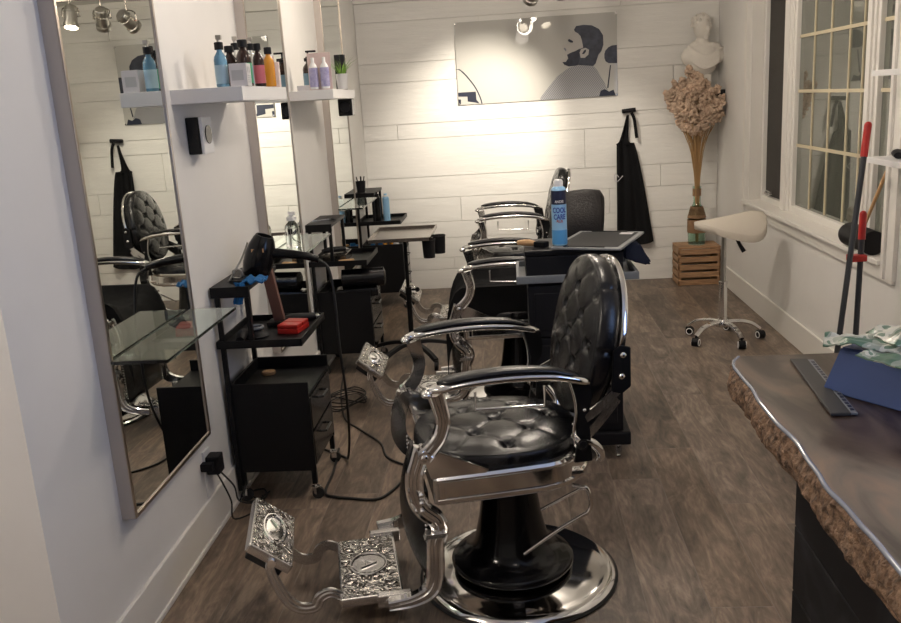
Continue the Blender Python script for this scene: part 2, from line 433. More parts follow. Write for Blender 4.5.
f3 = sash(3.93, 4.35, 'casement_sash')
b = NB()
for z in (1.148, 1.468, 1.783): box(b, (gx - .007, 3.98, z - .009), (gx + .004, 4.30, z + .009))
struct('muntin_grille', b, 'grille', f3)
b = NB(); box(b, (gx - .045, 5.90, .80), (gx - .02, 5.99, .825), .004); tube(b, [(gx - .045, 5.98, .815), (gx - .06, 5.93, .812), (gx - .06, 5.86, .80)], .007, 8, 3)
struct('window_latch', b, 'dullchrome', f1)
# added black sheet behind the panes, standing in for the night outside
b = NB(); box(b, (XR + .19, wy0 - .1, wz0 - .1), (XR + .2, wy1 + .1, wz1 + .1)); struct('night_backing', b, 'blackmatte', casing)
# unseen window frame near the camera, added around the blue side light
b = NB(); frame_rect(b, XR + .02, XR + .12, 0, 1.7, .95, 2.1, .05); struct('added_window', b, 'trim')

# ------------------------------------------------------------------ poster
MP = {'p_bg': ((.50, .49, .46), .1), 'p_hair': ((.055, .06, .08), .2), 'p_skin': ((.47, .45, .43), .2), 'p_beard': ((.03, .034, .05), .2), 'p_ink': ((.03, .035, .055), .2), 'p_grey': ((.20, .21, .25), .2)}
for k, (c, r) in MP.items():
    M[k] = mat('print_' + k[2:], c, .4, coat=.1, spec=.2, var=.25 if k in ('p_hair', 'p_beard') else 0, vscale=30)
M['p_bg'] = mat('print_background', (.50, .49, .46), .6, coat=.6, spec=.2); M['p_bg'].node_tree.nodes['Principled BSDF'].inputs['Coat Roughness'].default_value = .015
pr = root('wall_poster', 'wide glossy black and white poster of a bearded man in a barber cape leaning back', 'poster', (.237, YB - .005, 1.81))
off = Vector((-.237, -(YB - .005), -1.81))
def flat(name, pts, m, layer, parent, th=.0012, line=False):
    b = NB(); y0 = YB - .019 - layer * .0014
    prism(b, pts, th, T((0, y0, 0))); bmesh.ops.triangulate(b, faces=[f for f in b.faces if len(f.verts) > 4]); b.transform(T(off)); return part(name, b, m, parent)
b = NB(); box(b, (-.393, YB - .018, 1.494), (.866, YB - .004, 2.123), .0015); b.transform(T(off)); part('panel', b, 'p_bg', pr)
cape = [(0.256, 1.496), (0.262, 1.517), (0.327, 1.591), (0.397, 1.669), (0.489, 1.729), (0.546, 1.745), (0.68, 1.731), (0.708, 1.699), (0.757, 1.614), (0.789, 1.546), (0.755, 1.504), (0.721, 1.496), (0.483, 1.496)]
flat('printed_cape', cape, 'capestripe', 0, pr)
flat('printed_face', [(0.547, 1.994), (0.565, 1.984), (0.585, 1.962), (0.65, 1.929), (0.66, 1.8), (0.65, 1.75), (0.562, 1.745), (0.521, 1.752), (0.498, 1.777), (0.48, 1.782), (0.46, 1.776), (0.446, 1.773), (0.438, 1.778), (0.443, 1.795), (0.475, 1.812), (0.483, 1.83), (0.47, 1.856), (0.443, 1.884), (0.44, 1.898), (0.477, 1.909), (0.489, 1.935), (0.501, 1.967), (0.532, 2.006)], 'p_skin', 1, pr)
flat('printed_beard', [(0.577, 1.867), (0.62, 1.80), (0.60, 1.755), (0.546, 1.742), (0.49, 1.738), (0.456, 1.753), (0.44, 1.774), (0.468, 1.776), (0.486, 1.8), (0.478, 1.828), (0.509, 1.842), (0.543, 1.852)], 'p_beard', 2, pr)
flat('printed_hair', [(0.536, 2.01), (0.553, 2.037), (0.609, 2.043), (0.675, 2.035), (0.73, 2.004), (0.759, 1.956), (0.761, 1.886), (0.744, 1.838), (0.721, 1.813), (0.698, 1.749), (0.68, 1.731), (0.56, 1.745), (0.575, 1.79), (0.572, 1.839), (0.577, 1.865), (0.605, 1.874), (0.595, 1.929), (0.585, 1.962), (0.565, 1.984), (0.547, 1.994)], 'p_hair', 3, pr)
flat('printed_ear', [(0.576, 1.838), (0.588, 1.864), (0.622, 1.871), (0.649, 1.855), (0.643, 1.818), (0.615, 1.796), (0.583, 1.798)], 'p_skin', 4, pr)
flat('printed_ear_shadow', [(0.593, 1.826), (0.61, 1.852), (0.627, 1.859), (0.624, 1.841), (0.61, 1.825)], 'p_ink', 5, pr)
flat('printed_eye', [(0.487, 1.940), (0.500, 1.944), (0.528, 1.926), (0.524, 1.915), (0.505, 1.918), (.49, 1.928)], 'p_ink', 4, pr)
flat('printed_nostril', [(0.452, 1.876), (0.463, 1.882), (0.474, 1.868), (0.470, 1.852), (.462, 1.862)], 'p_grey', 4, pr)
flat('printed_headrest', [(0.865, 1.877), (0.828, 1.876), (0.798, 1.864), (0.775, 1.84), (0.767, 1.815), (0.767, 1.786), (0.776, 1.76), (0.798, 1.745), (0.865, 1.741)], 'p_hair', 1, pr)
flat('printed_rod', [(0.809, 1.729), (0.817, 1.729), (0.795, 1.557), (0.784, 1.558)], 'p_ink', 1, pr)
flat('printed_chair_hinge', [(0.721, 1.497), (0.733, 1.539), (0.767, 1.55), (0.8, 1.529), (0.834, 1.543), (0.85, 1.497)], 'p_ink', 1, pr)
flat('printed_counter', [(-0.391, 1.592), (-0.25, 1.592), (-0.247, 1.528), (-0.223, 1.497), (-0.267, 1.51), (-0.318, 1.519), (-0.318, 1.557), (-0.391, 1.561)], 'p_ink', 0, pr)
flat('printed_socket', [(-0.391, 1.539), (-0.371, 1.538), (-0.373, 1.5), (-0.391, 1.499)], 'p_ink', 0, pr)
cv = [(-0.391, 1.773), (-0.362, 1.767), (-0.307, 1.711), (-0.248, 1.627), (-0.214, 1.551), (-0.200, 1.497)]
cvp = [p for p in smooth_path([(x, 0, z) for x, z in cv], 4)]
flat('printed_wire', [(p.x, p.z) for p in cvp] + [(p.x - .009, p.z - .004) for p in reversed(cvp)], 'p_ink', 0, pr)
for i, (x, z) in enumerate(((-.385, 2.113), (.858, 2.113), (-.385, 1.504), (.858, 1.504))):
    b = NB(); cyl(b, (x, YB - .024, z), (x, YB - .018, z), .006, n=10); b.transform(T(off)); part('fixing_screw', b, 'dullchrome', pr)

# ------------------------------------------------------------------ mirrors, glass shelves
MX = -1.14
def wall_mirror(y0, label):
    r = root('wall_mirror', label, 'mirror', (XL, y0, 0), 0, 'full length mirrors on the left wall')
    w, z0, z1 = .66, .41, 2.33
    b = NB()
    d = .04; t = .014
    for (a, c) in (((0, 0, z0), (d, t, z1)), ((0, w - t, z0), (d, w, z1)), ((0, t, z0), (d, w - t, z0 + t)), ((0, t, z1 - t), (d, w - t, z1))): box(b, a, c, .0)
    part('frame', b, 'frame_side', r)
    b = NB(); t = .013
    for (a, c) in (((d, 0, z0), (d + .004, t, z1)), ((d, w - t, z0), (d + .004, w, z1)), ((d, t, z0), (d + .004, w - t, z0 + t)), ((d, t, z1 - t), (d + .004, w - t, z1))): box(b, a, c, .001, seg=1)
    part('front_trim', b, 'frame_face', r, label='shiny bronze front edging')
    b = NB(); box(b, (d - .006, .014, z0 + .014), (d - .001, w - .014, z1 - .014)); part('mirror_glass', b, 'mirror', r)
    return r
mir = wall_mirror(2.25, 'tall mirror nearest the camera, on the left wall before the white shelves')
dup(mir, (XL, 3.94, 0), 0, 'middle tall mirror, between the two floating white shelves')
dup(mir, (XL, 5.62, 0), 0, 'farthest tall mirror, on the left wall by the back corner')
def glass_shelf(y0, label):
    r = root('glass_shelf', label, 'shelf', (MX + .006, y0, .885), 0, 'glass shelves under the mirrors')
    b = NB(); box(b, (0, 0, 0), (.165, .62, .01), .002); part('glass_plate', b, 'glass', r)
    for y in (.08, .54):
        b = NB(); box(b, (-.004, y - .012, -.014), (.03, y + .012, -.001), .002); cyl(b, (.02, y, -.001), (.02, y, .0), .006); part('shelf_clamp', b, 'dullchrome', r)
    return r
gs = glass_shelf(2.24, 'green tinted glass shelf across the nearest mirror')
dup(gs, (MX + .006, 3.90, .885), 0, 'glass shelf across the middle mirror, holding a clear spray bottle')
dup(gs, (MX + .006, 5.58, .885), 0, 'glass shelf across the farthest mirror by the black cups')

# ------------------------------------------------------------------ floating shelves
def fshelf(y0, y1, label):
    b = NB(); box(b, (0, 0, 0), (.26, y1 - y0, .05), .002)
    o = part('floating_shelf', b, 'white'); return tag(o, label, 'shelf', 'white floating shelves', (XL, y0, 1.587))
fshelf(3.06, 3.68, 'thick white floating shelf holding the row of coloured bottles')
fshelf(4.68, 5.36, 'thick white floating shelf holding the pump bottle and small plant')

def bottle(name, label, loc, h, r, body, cap, prof=None, label_col=None, sprayer=False, grp=None, caph=.03, capr=None, pump=False, n=20):
    t = root(name, label, 'bottle', loc, 0, grp)
    neck = r * .42; capr = capr or r * .68; caph = caph * .8
    p = prof or [(0, .001), (r * .95, .001), (r, .006), (r, h * .62), (r * .9, h * .70), (neck, h * .82), (neck, h - .001)]
    b = NB(); lathe(b, p + ([(0, h)]), n); part('body', b, body, t)
    b = NB(); lathe(b, [(0, h * .86), (capr, h * .86), (capr, h * .86 + caph), (capr * .8, h * .86 + caph + .002), (0, h * .86 + caph + .002)], 16)
    zc = h * .86 + caph
    if sprayer:
        q = NB(); cyl(q, (0, 0, zc), (0, 0, zc + .012), capr * .4, capr * .35, 12); box(q, (-capr * .5, -capr * .4, zc + .010), (capr * .8, capr * .4, zc + .026), .002); part('sprayer', q, 'steel' if cap == 'blackmatte' else cap, t)
    if pump:
        cyl(b, (0, 0, zc), (0, 0, zc + .035), .005, n=10); box(b, (-.012, -.007, zc + .03), (.045, .007, zc + .04), .003)
    part('cap', b, cap, t)
    if label_col:
        b = NB(); lathe(b, [(r * 1.012, h * .08), (r * 1.015, h * .09), (r * 1.015, h * .5), (r * 1.012, h * .51)], n); part('paper_label', b, label_col, t)
    return t
def colour(k, c, rough=.3, **kw): M[k] = mat(k, c, rough, **kw); return k
colour('blue_liquid', (.25, .5, .72), .1, trans=.6, ior=1.3); colour('darkred', (.09, .02, .02), .15); colour('green_label', (.03, .33, .16)); colour('pink_label', (.52, .13, .16))
colour('paleblue', (.35, .50, .60)); colour('orange_liquid', (.62, .27, .03), .15); colour('pale_pink', (.66, .52, .50)); colour('tube_blue', (.10, .14, .42)); colour('dark_amber', (.03, .015, .012), .12)
colour('steel_blue', (.16, .27, .36)); colour('label_white', (.62, .60, .62)); colour('can_blue', (.10, .36, .72), .3); colour('can_navy', (.012, .016, .05), .3); colour('ink_blue', (.02, .05, .38)); colour('can_mid', (.33, .60, .86), .3)
SZ = 1.6375
G1 = None
bottle('spray_bottle', 'clear blue spray bottle, leftmost on the nearer white shelf', (-1.011, 3.14, SZ), .15, .023, 'blue_liquid', 'blackmatte', label_col='paleblue', sprayer=True)
bottle('bottle', 'dark red bottle with black cap behind the small white box', (-1.025, 3.30, SZ), .15, .026, 'dark_amber', 'blackmatte', label_col='darkred', caph=.026)
bottle('spray_bottle', 'clear spray bottle with silver top behind the small white box', (-1.032, 3.40, SZ), .165, .022, 'clear', 'blackmatte', sprayer=True, label_col='pink_label')
bottle('bottle', 'tallest black capped dark bottle with green label on the nearer white shelf', (-.963, 3.265, SZ), .165, .027, 'dark_amber', 'blackmatte', label_col='green_label', caph=.03)
bottle('bottle', 'black capped bottle with pink label beside the green one on the white shelf', (-.940, 3.375, SZ), .155, .021, 'dark_amber', 'blackmatte', label_col='pink_label')
bottle('spray_bottle', 'clear bottle with pale blue label behind the pink and orange bottles', (-.995, 3.475, SZ), .165, .022, 'clear', 'blackmatte', label_col='paleblue', sprayer=True)
bottle('bottle', 'orange bottle with black cap on the nearer white shelf', (-.931, 3.49, SZ), .145, .022, 'orange_liquid', 'blackmatte')
b = NB(); box(b, (0, 0, 0), (.028, .03, .10), .003); o = part('carton', b, 'pale_pink'); tag(o, 'narrow pale pink carton at the far end of the nearer white shelf', 'box', loc=(-.952, 3.60, SZ), rz=0)
t = root('product_box', 'small white product box in front of the bottles on the nearer white shelf', 'box', (-.975, 3.11, SZ), 4)
b = NB(); box(b, (0, 0, 0), (.062, .07, .078), .0015); part('box_body', b, 'label_white', t)
b = NB(); box(b, (.0625, .012, .045), (.0632, .02, .066)); box(b, (.0625, .038, .045), (.0632, .046, .066)); [box(b, (.0625, .01, .012 + k * .007), (.0632, .06, .0145 + k * .007)) for k in range(4)]; box(b, (.008, -.0008, .02), (.05, -.0002, .055)); part('printing', b, 'grey_box', t)
# second shelf
bottle('pump_bottle', 'black pump bottle with blue label on the farther white shelf', (-1.07, 4.83, SZ), .18, .034, 'dark_amber', 'blackmatte', label_col='steel_blue', pump=True, caph=.02)
b = NB(); box(b, (0, 0, 0), (.07, .05, .028), .002); o = part('small_box', b, 'label_white'); tag(o, 'tiny low white box before the pump bottle', 'box', loc=(-1.125, 4.74, SZ))
t = root('product_pack', 'upright clear pack with two purple printed tubes on the farther shelf', 'pack', (-1.052, 4.72, SZ), 0)
b = NB(); box(b, (0, 0, 0), (.125, .006, .19), .002); part('backing_card', b, 'pale_pink', t)
for x in (.032, .092):
    b = NB(); lathe(b, [(0, .004), (.021, .004), (.023, .012), (.023, .115), (.016, .13), (.009, .14), (.009, .165), (0, .166)], 16, (x, -.018, 0), 1, .55); q = part('tube', b, 'plasticwhite', t)
    b = NB(); lathe(b, [(.0232, .015), (.0238, .016), (.0238, .112), (.0232, .113)], 16, (x, -.018, 0), 1, .56); part('tube_print', b, 'label_print', q)
t = root('potted_plant', 'small spiky green plant in a grey pot on the farther white shelf', 'plant', (-.935, 5.05, SZ))
b = NB(); lathe(b, [(0, .001), (.028, .001), (.034, .085), (.03, .086), (.028, .075), (0, .073)], 20); part('pot', b, 'grey_box', t)
b = NB()
for i in range(46):
    a = random.uniform(0, 2 * PI); l = random.uniform(.08, .15); o = random.uniform(.2, .75); c = Vector((math.cos(a) * .01, math.sin(a) * .01, .07))
    d = Vector((math.cos(a) * o, math.sin(a) * o, 1)).normalized(); m_ = c + d * l * .5; e = c + d * l + Vector((math.cos(a), math.sin(a), -.6)) * l * .2
    sweep(b, smooth_path([c, m_, e], 3), [(.0035, 0), (0, .0008), (-.0035, 0), (0, -.0008)], scale=lambda s: 1.02 - s * .95)
part('leaves', b, 'plant', t)
b = NB(); box(b, (0, 0, 0), (.06, .04, .2), .004); o = part('black_carton', b, 'blackmatte'); tag(o, 'tall black carton behind the little plant on the farther shelf', 'box', loc=(-1.0, 5.2, SZ))
# wall holders
t = root('wall_speaker', 'black and white box fixed on the left wall under the nearer white shelf', 'speaker', (XL, 3.17, 1.405))
b = NB(); box(b, (0, 0, 0), (.05, .11, .135), .006); part('case', b, 'blackgloss', t)
b = NB(); box(b, (.05, 0, .0), (.062, .11, .135), .004); part('front_plate', b, 'plasticwhite', t)
b = NB(); cyl(b, (.062, .055, .07), (.066, .055, .07), .034, n=24); part('speaker_cone', b, 'blackgloss', t)
t = root('wall_speaker', 'small black box fixed under the far end of the farther white shelf', 'speaker', (-1.01, 5.25, 1.487))
b = NB(); box(b, (0, 0, 0), (.085, .10, .099), .006); part('case', b, 'blackgloss', t)
b = NB(); cyl(b, (.042, -.003, .05), (.042, .001, .05), .030, n=20); part('speaker_cone', b, 'blackmatte', t)

# ------------------------------------------------------------------ barber chair
def tufted(a, bb, top, bottom, spacing, pw=2.5, depth=.012, nr=34, ns=112, edge=.035, seams=8, egg=0.):
    """cushion: plan radii a (x) and bb (y), z from bottom to top"""
    bm = NB(); rings = []
    def plan(th, r):
        c, s = math.cos(th), math.sin(th)
        k = (abs(c) ** pw + abs(s) ** pw) ** (-1 / pw)
        return c * k * a * r * (1 + egg * s * s), s * k * bb * r
    def h(x, y, r):
        z = top - edge * .55 * r ** 4
        s, t = x / spacing[0] + y / spacing[1], x / spacing[0] - y / spacing[1]
        ds, dt = abs(s - round(s)), abs(t - round(t))
        w = max(0, min(1, (1.0 - r) / .22))
        crease = math.exp(-(min(ds, dt) / .05) ** 2)
        but = math.exp(-((ds * ds + dt * dt) / .022))
        return z - depth * w * (crease * .12 + but * 1.0) + depth * .16 * w * (4 * ds * dt) ** .5
    N1 = nr
    for i in range(N1 + 1):
        r = (i / N1) * .9
        ring = []
        for j in range(ns if i else 1):
            x, y = plan(2 * PI * j / ns, r); ring.append(bm.verts.new((x, y, h(x, y, r / .9 * .9))))
        rings.append(ring)
    ze = top - edge * .55 * .9 ** 4
    mid = (ze + bottom) / 2; hh = (ze - bottom) / 2
    for k in range(1, 13):
        ph = PI * k / 12
        ring = []
        for j in range(ns):
            th = 2 * PI * j / ns
            sm = 0
            if seams:
                q = th / (2 * PI) * seams; q = abs(q - round(q)); sm = math.exp(-(q / .018) ** 2) * .006 * math.sin(ph)
            rr = .9 + .1 * math.sin(ph) ** .6 if ph < PI / 2 else .9 + .1 * math.sin(ph) ** .8
            x, y = plan(th, rr); l = math.hypot(x, y); x -= x / l * sm; y -= y / l * sm
            ring.append(bm.verts.new((x, y, mid + math.cos(ph) * hh)))
        rings.append(ring)
    c = bm.verts.new((0, 0, bottom))
    for A, B in zip(rings, rings[1:]):
        for j in range(ns):
            k = (j + 1) % ns
            if len(A) == 1: bm.faces.new((A[0], B[j], B[k]))
            else: bm.faces.new((A[j], B[j], B[k], A[k]))
    for j in range(ns): bm.faces.new((rings[-1][j], c, rings[-1][(j + 1) % ns]))
    bmesh.ops.recalc_face_normals(bm, faces=bm.faces[:])
    pts = []
    for i in range(-9, 10):
        for j in range(-9, 10):
            x, y = (i + j) * spacing[0] / 2, (i - j) * spacing[1] / 2
            if (abs(x / a) ** pw + abs(y / bb) ** pw) ** (1 / pw) < .74: pts.append((x, y, h(x, y, 0) + .001))
    return bm, pts
RIB = [(-.026, -.012), (.026, -.012), (.026, .010), (.020, .014), (.014, .010), (.008, .010), (.004, .015), (-.004, .015), (-.008, .010), (-.014, .010), (-.020, .014), (-.026, .010)]
def band(bm, path, y, w=1., side=1, n=5, th=1., scale=None):
    """flat ribbed bar whose wide face looks along -y*side; path in (x,z)"""
    P = smooth_path([(p[0], y, p[1]) for p in path], n)
    sec = [(b_ * th * side, a_ * w) for a_, b_ in RIB]
    return sweep(bm, P, sec, up=(0, 1, 0), scale=scale) if False else _band(bm, P, w, th, side, scale)
def _band(bm, P, w, th, side, scale):
    rings = []
    n = len(P)
    for i, p in enumerate(P):
        t = (P[min(n - 1, i + 1)] - P[max(0, i - 1)]); t.y = 0; t.normalize()
        s = Vector((-t.z, 0, t.x)); k = scale(i / (n - 1)) if scale else 1
        rings.append([bm.verts.new(p + s * a * w * k + Vector((0, -side * b_ * th, 0))) for a, b_ in RIB])
    m = len(RIB)
    for A, B in zip(rings, rings[1:]):
        for j in range(m): bm.faces.new((A[j], A[(j + 1) % m], B[(j + 1) % m], B[j]))
    bm.faces.new(list(reversed(rings[0]))); bm.faces.new(rings[-1])
    bmesh.ops.recalc_face_normals(bm, faces=bm.faces[:])
    return bm
def arm_section(w, h0, h1):
    return None
def armrest(bm, y, zoff, w, th, x0, x1, infl=0.):
    """arched elongated pad, plan tapered to the rear, ends flared"""
    N_ = 26; rings = []
    for i in range(N_ + 1):
        s = i / N_; x = x0 + (x1 - x0) * s
        arch = .022 * (1 - (2 * s - .85) ** 2) - .010 * max(0, s - .8) / .2
        e = min(1, (math.sin(PI * min(1, s / .12) / 2) if s < .12 else 1) * (math.sin(PI * min(1, (1 - s) / .08) / 2) if s > .92 else 1) + .12)
        ww = (w * (1.12 - .35 * s)) * e
        hh = th * (.55 + .45 * e)
        ring = []
        for k in range(14):
            a = 2 * PI * k / 14; ca, sa = math.cos(a), math.sin(a)
            ring.append(bm.verts.new((x, y + math.copysign(abs(ca) ** .7, ca) * ww / 2, zoff + arch + math.copysign(abs(sa) ** .8, sa) * hh / 2)))
        rings.append(ring)
    for A, B in zip(rings, rings[1:]):
        for j in range(14): bm.faces.new((A[j], A[(j + 1) % 14], B[(j + 1) % 14], B[j]))
    bm.faces.new(list(reversed(rings[0]))); bm.faces.new(rings[-1]); bmesh.ops.recalc_face_normals(bm, faces=bm.faces[:]); return bm

def barber_chair(label, loc, rz):
    r = root('barber_chair', label, 'barber chair', loc, rz, 'vintage barber chairs in a row')
    P_ = lambda n, b_, m, par=r, **k: part(n, b_, m, par, **k)
    # base
    BC = (-.022, 0, 0)
    b = NB(); lathe(b, [(0, .0), (.318, .0), (.322, .008), (.316, .018), (.30, .026), (.285, .026), (.27, .030), (.20, .040), (.12, .046), (0, .046)], 72, BC); base = P_('base_plate', b, 'chrome')
    b = NB(); lathe(b, [(.316, .0), (.326, .0), (.328, .006), (.322, .012), (.316, .010)], 72, BC); P_('rubber_rim', b, 'rubber', base)
    b = NB(); lathe(b, [(0, .052), (.192, .052), (.200, .060), (.201, .070), (.192, .080), (.168, .090), (.140, .105), (.124, .13), (.113, .17), (.102, .22), (.093, .28), (.082, .36), (.080, .41), (0, .41)], 64, (-.040, 0, 0)); P_('pump_column', b, 'blackgloss')
    b = NB(); box(b, (-.20, -.13, .385), (.12, .13, .42), .01); box(b, (-.15, -.17, .405), (-.09, .17, .43), .005); box(b, (.03, -.17, .405), (.09, .17, .43), .005); P_('under_frame', b, 'black')
    # lever
    b = NB(); tube(b, [(-.037, -.17, .164), (.068, -.17, .228), (.145, -.17, .266), (.172, -.17, .28), (.182, -.17, .31), (.172, -.17, .355), (.155, -.165, .362), (.13, -.15, .365)], .0065, 10, 5)
    tube(b, [(.16, -.165, .362), (.109, -.14, .325), (.04, -.10, .27)], .005, 8, 3); P_('pump_lever', b, 'chrome')
    # seat frame rail (U around the back)
    path = []
    for x in [-.305, -.25, -.15, -.05, .03]: path.append((x, -.262, .458 + .03 * max(0, x + .1)))
    for k in range(1, 16):
        a = -PI / 2 + PI * k / 16; path.append((.03 + math.cos(a) * .165, math.sin(a) * .262, .462 + .012 * math.cos(a)))
    for x in [.03, -.05, -.15, -.25, -.305]: path.append((x, .262, .46))
    sec = [(-.012, -.044), (.012, -.044), (.016, -.040), (.016, -.028), (.010, -.024), (.010, .022), (.017, .027), (.020, .036), (.014, .044), (-.012, .044)]
    b = NB(); sweep(b, path, sec, up=(0, 0, 1)); box(b, (-.315, -.275, .416), (-.275, .275, .50), .008); box(b, (-.30, -.25, .438), (.14, .25, .46), .01); bmesh.ops.recalc_face_normals(b, faces=b.faces[:]); P_('seat_frame', b, 'chrome')
    # seat
    bm_, bt = tufted(.262, .262, .560, .468, (.172, .195), 2.3, .018, edge=.05, ns=160, nr=48)
    bm_.transform(T((-.075, 0, 0))); seat = P_('seat', bm_, 'leather', angle=60)
    for p in bt:
        b = NB(); ball(b, (p[0] - .075, p[1], p[2] + .003), .011, 12, (1, 1, .6)); P_('seat_button', b, 'leather', seat)
    # backrest
    mb = T((.222, 0, .806)) @ rotm('Y', -90 + 12)        # local +z -> -x, tilted back
    bm_, bt = tufted(.252, .232, .052, -.035, (.150, .165), 2.15, .020, edge=.045, ns=160, nr=48)
    bm_.transform(mb); back = P_('backrest', bm_, 'leather', angle=60)
    for p in bt:
        b = NB(); ball(b, (0, 0, .003), .012, 12, (1, 1, .6)); b.transform(mb @ T(p)); P_('back_button', b, 'leather', back)
    b = NB(); ring = [(math.cos(2 * PI * k / 64) * .248, math.sin(2 * PI * k / 64) * .229, -.038) for k in range(64)]
    sweep(b, ring, [(-.008, -.010), (.008, -.010), (.010, 0), (.008, .007), (-.008, .007)], True, up=(0, 0, 1)); 
    t = NB(); lathe(t, [(0, -.050), (.235, -.050), (.245, -.036), (0, -.036)], 64, sx=1.0, sy=.93); merge(b, t, None); b.transform(mb)
    P_('back_shell', b, 'chrome')
    for s in (-1, 1):
        b = NB(); prism(b, [(.238, .812), (.262, .828), (.290, .820), (.290, .700), (.262, .680), (.232, .690)], .010, T((0, s * .236 - .005, 0)), .002); br = P_('back_bracket', b, 'black')
        for x, z in ((.266, .799), (.261, .735)):
            b = NB(); ball(b, (x, s * .243, z), .010, 10, (1, .6, 1)); P_('bolt', b, 'chrome', br)
        # two chrome straps from bracket to the rear joint
        b = NB(); P = [(.262, s * .232, .70), (.20, s * .24, .652), (.135, s * .252, .615), (.108, s * .262, .60)]
        sweep(b, smooth_path(P, 4), [(-.003, -.014), (.003, -.014), (.003, .014), (-.003, .014)], up=(0, 0, 1)); 
        P = [(.25, s * .232, .665), (.19, s * .24, .60), (.135, s * .252, .553), (.115, s * .262, .535)]
        sweep(b, smooth_path(P, 4), [(-.003, -.014), (.003, -.014), (.003, .014), (-.003, .014)], up=(0, 0, 1)); P_('back_strap', b, 'dullchrome')
        b = NB(); prism(b, [(.245, .69), (.12, .60), (.115, .535), (.20, .60), (.25, .65)], .006, T((0, s * .228 - .003, 0))); P_('strap_plate', b, 'black')
        # arm
        b = NB(); armrest(b, s * .29, .764, .062, .026, -.318, .150)
        ball(b, (-.318, s * .29, .760), .017, 12, (1, 1.3, .7)); arm = P_('arm_rail', b, 'chrome')
        b = NB(); armrest(b, s * .29, .781, .054, .024, -.288, .122); P_('arm_pad', b, 'leather', arm)
        if s < 0:
          b = NB(); tube(b, [(-.183, s * .295, .755), (-.184, s * .295, .702), (.014, s * .295, .692), (.015, s * .295, .75)], .004, 8); P_('towel_bar', b, 'chrome', arm)
        b = NB(); band(b, [(-.292, .755), (-.283, .715), (-.277, .675), (-.290, .63), (-.318, .595), (-.337, .578)], s * .285, .95, 1 if s < 0 else -1, scale=lambda q: 1.0 - .2 * math.sin(PI * q)); P_('front_arm_post', b, 'chrome', angle=24)
        b = NB(); prism(b, [(.092, .755), (.150, .752), (.158, .70), (.150, .655), (.135, .640), (.150, .60), (.155, .50), (.10, .50), (.112, .56), (.108, .62), (.112, .66)], .012, T((0, s * .278 - .006, 0)), .002); rp = P_('rear_arm_post', b, 'black')
        b = NB(); ball(b, (.132, s * .288, .662), .006, 8); P_('post_screw', b, 'chrome', rp)
        b = NB(); sweep(b, smooth_path([(.090, s * .284, .752), (.104, s * .284, .70), (.108, s * .284, .65), (.100, s * .284, .60), (.104, s * .284, .56)], 5), circ(.0045, 8)); P_('post_edge', b, 'chrome', rp)
        b = NB(); cyl(b, (.118, s * .250, .568), (.118, s * .315, .568), .017, n=20); tube(b, [(.118, s * .275, .568), (.16, s * .27, .55), (.19, s * .25, .51), (.19, s * .235, .48)], .013, 12, 4); el = P_('rear_elbow', b, 'chrome')
        b = NB(); cyl(b, (.118, s * .314, .568), (.118, s * .317, .568), .011, n=16); P_('tube_cap', b, 'blackmatte', el)
        # side tie plate
        b = NB(); prism(b, [(-.345, .590), (-.325, .595), (-.15, .508), (-.16, .498), (-.32, .498)], .010, T((0, s * .272 - .005, 0)), .002); P_('tie_plate', b, 'chrome')
        # front leg
        b = NB(); band(b, [(-.337, .590), (-.350, .55), (-.366, .50), (-.366, .44), (-.345, .395), (-.312, .362), (-.302, .33), (-.318, .285), (-.322, .22), (-.328, .165), (-.350, .128), (-.40, .108), (-.47, .103)], s * .25, 1.0, 1 if s < 0 else -1, n=6, scale=lambda q: 1.0 if q < .8 else 1.0 - (q - .8) * 2.0)
        leg = P_('front_leg', b, 'chrome', angle=24)
        b = NB(); cyl(b, (-.337, s * .235, .578), (-.337, s * .306, .578), .018, n=20); ball(b, (-.337, s * .306, .578), .012, 12, (1, .5, 1)); P_('pivot_bolt', b, 'chrome', leg)
        b = NB(); [box(b, (-.352 + k * .003, s * .258 - .016, .31 + .0 * k + k * .006), (-.29 + k * .003, s * .258 + .016, .313 + k * .006), .001) for k in range(3)]; P_('leg_collar', b, 'dullchrome', leg)
        b = NB(); [ball(b, (-.352, s * .268, z), .008, 8) for z in (.40, .425, .45)]; P_('leg_rivets', b, 'dullchrome', leg)
        # lower link to the foot plate
        b = NB(); box(b, (-.50, s * .20 - .013 + 0, .070), (-.395, s * .20 + .013, .112), .004); box(b, (-.47, min(s * .20, s * .25), .085), (-.41, max(s * .20, s * .25), .110), .004); lk = P_('footrest_link', b, 'dullchrome')
        b = NB(); cyl(b, (-.468, s * .213, .09), (-.468, s * .218, .09), .010, n=16); P_('link_bolt', b, 'dullchrome', lk)
        # folding arms of the footrest
        b = NB(); pth = [(-.56, .088), (-.60, .090), (-.64, .110), (-.672, .098), (-.69, .070), (-.735, .072), (-.77, .105), (-.797, .165), (-.81, .215), (-.805, .25)]
        Pp = smooth_path([(x, s * .150, z) for x, z in pth], 5); _band(b, Pp, .62, .45, 1 if s < 0 else -1, lambda q: .75 + .35 * math.sin(PI * q))
        fa = P_('footrest_arm', b, 'dullchrome')
        b = NB(); cyl(b, (-.803, s * .148, .243), (-.803, s * .172, .243), .013, n=16); P_('arm_pin', b, 'chrome', fa)
    # calf pad
    b = NB(); N1, N2 = 14, 16; rows = []
    for i in range(N1 + 1):
        u = i / N1; row = []
        for j in range(N2 + 1):
            v = j / N2 * 2 - 1; bul = (1 - abs(v) ** 3) * math.sin(PI * min(1, max(0, u))) ** .5
            row.append((-.338 - .058 * bul, v * .205, .125 + .305 * u))
        rows.append(row)
    F = [[b.verts.new(p) for p in row] for row in rows]; K = [[b.verts.new((-.325, p[1], p[2])) for p in row] for row in rows]
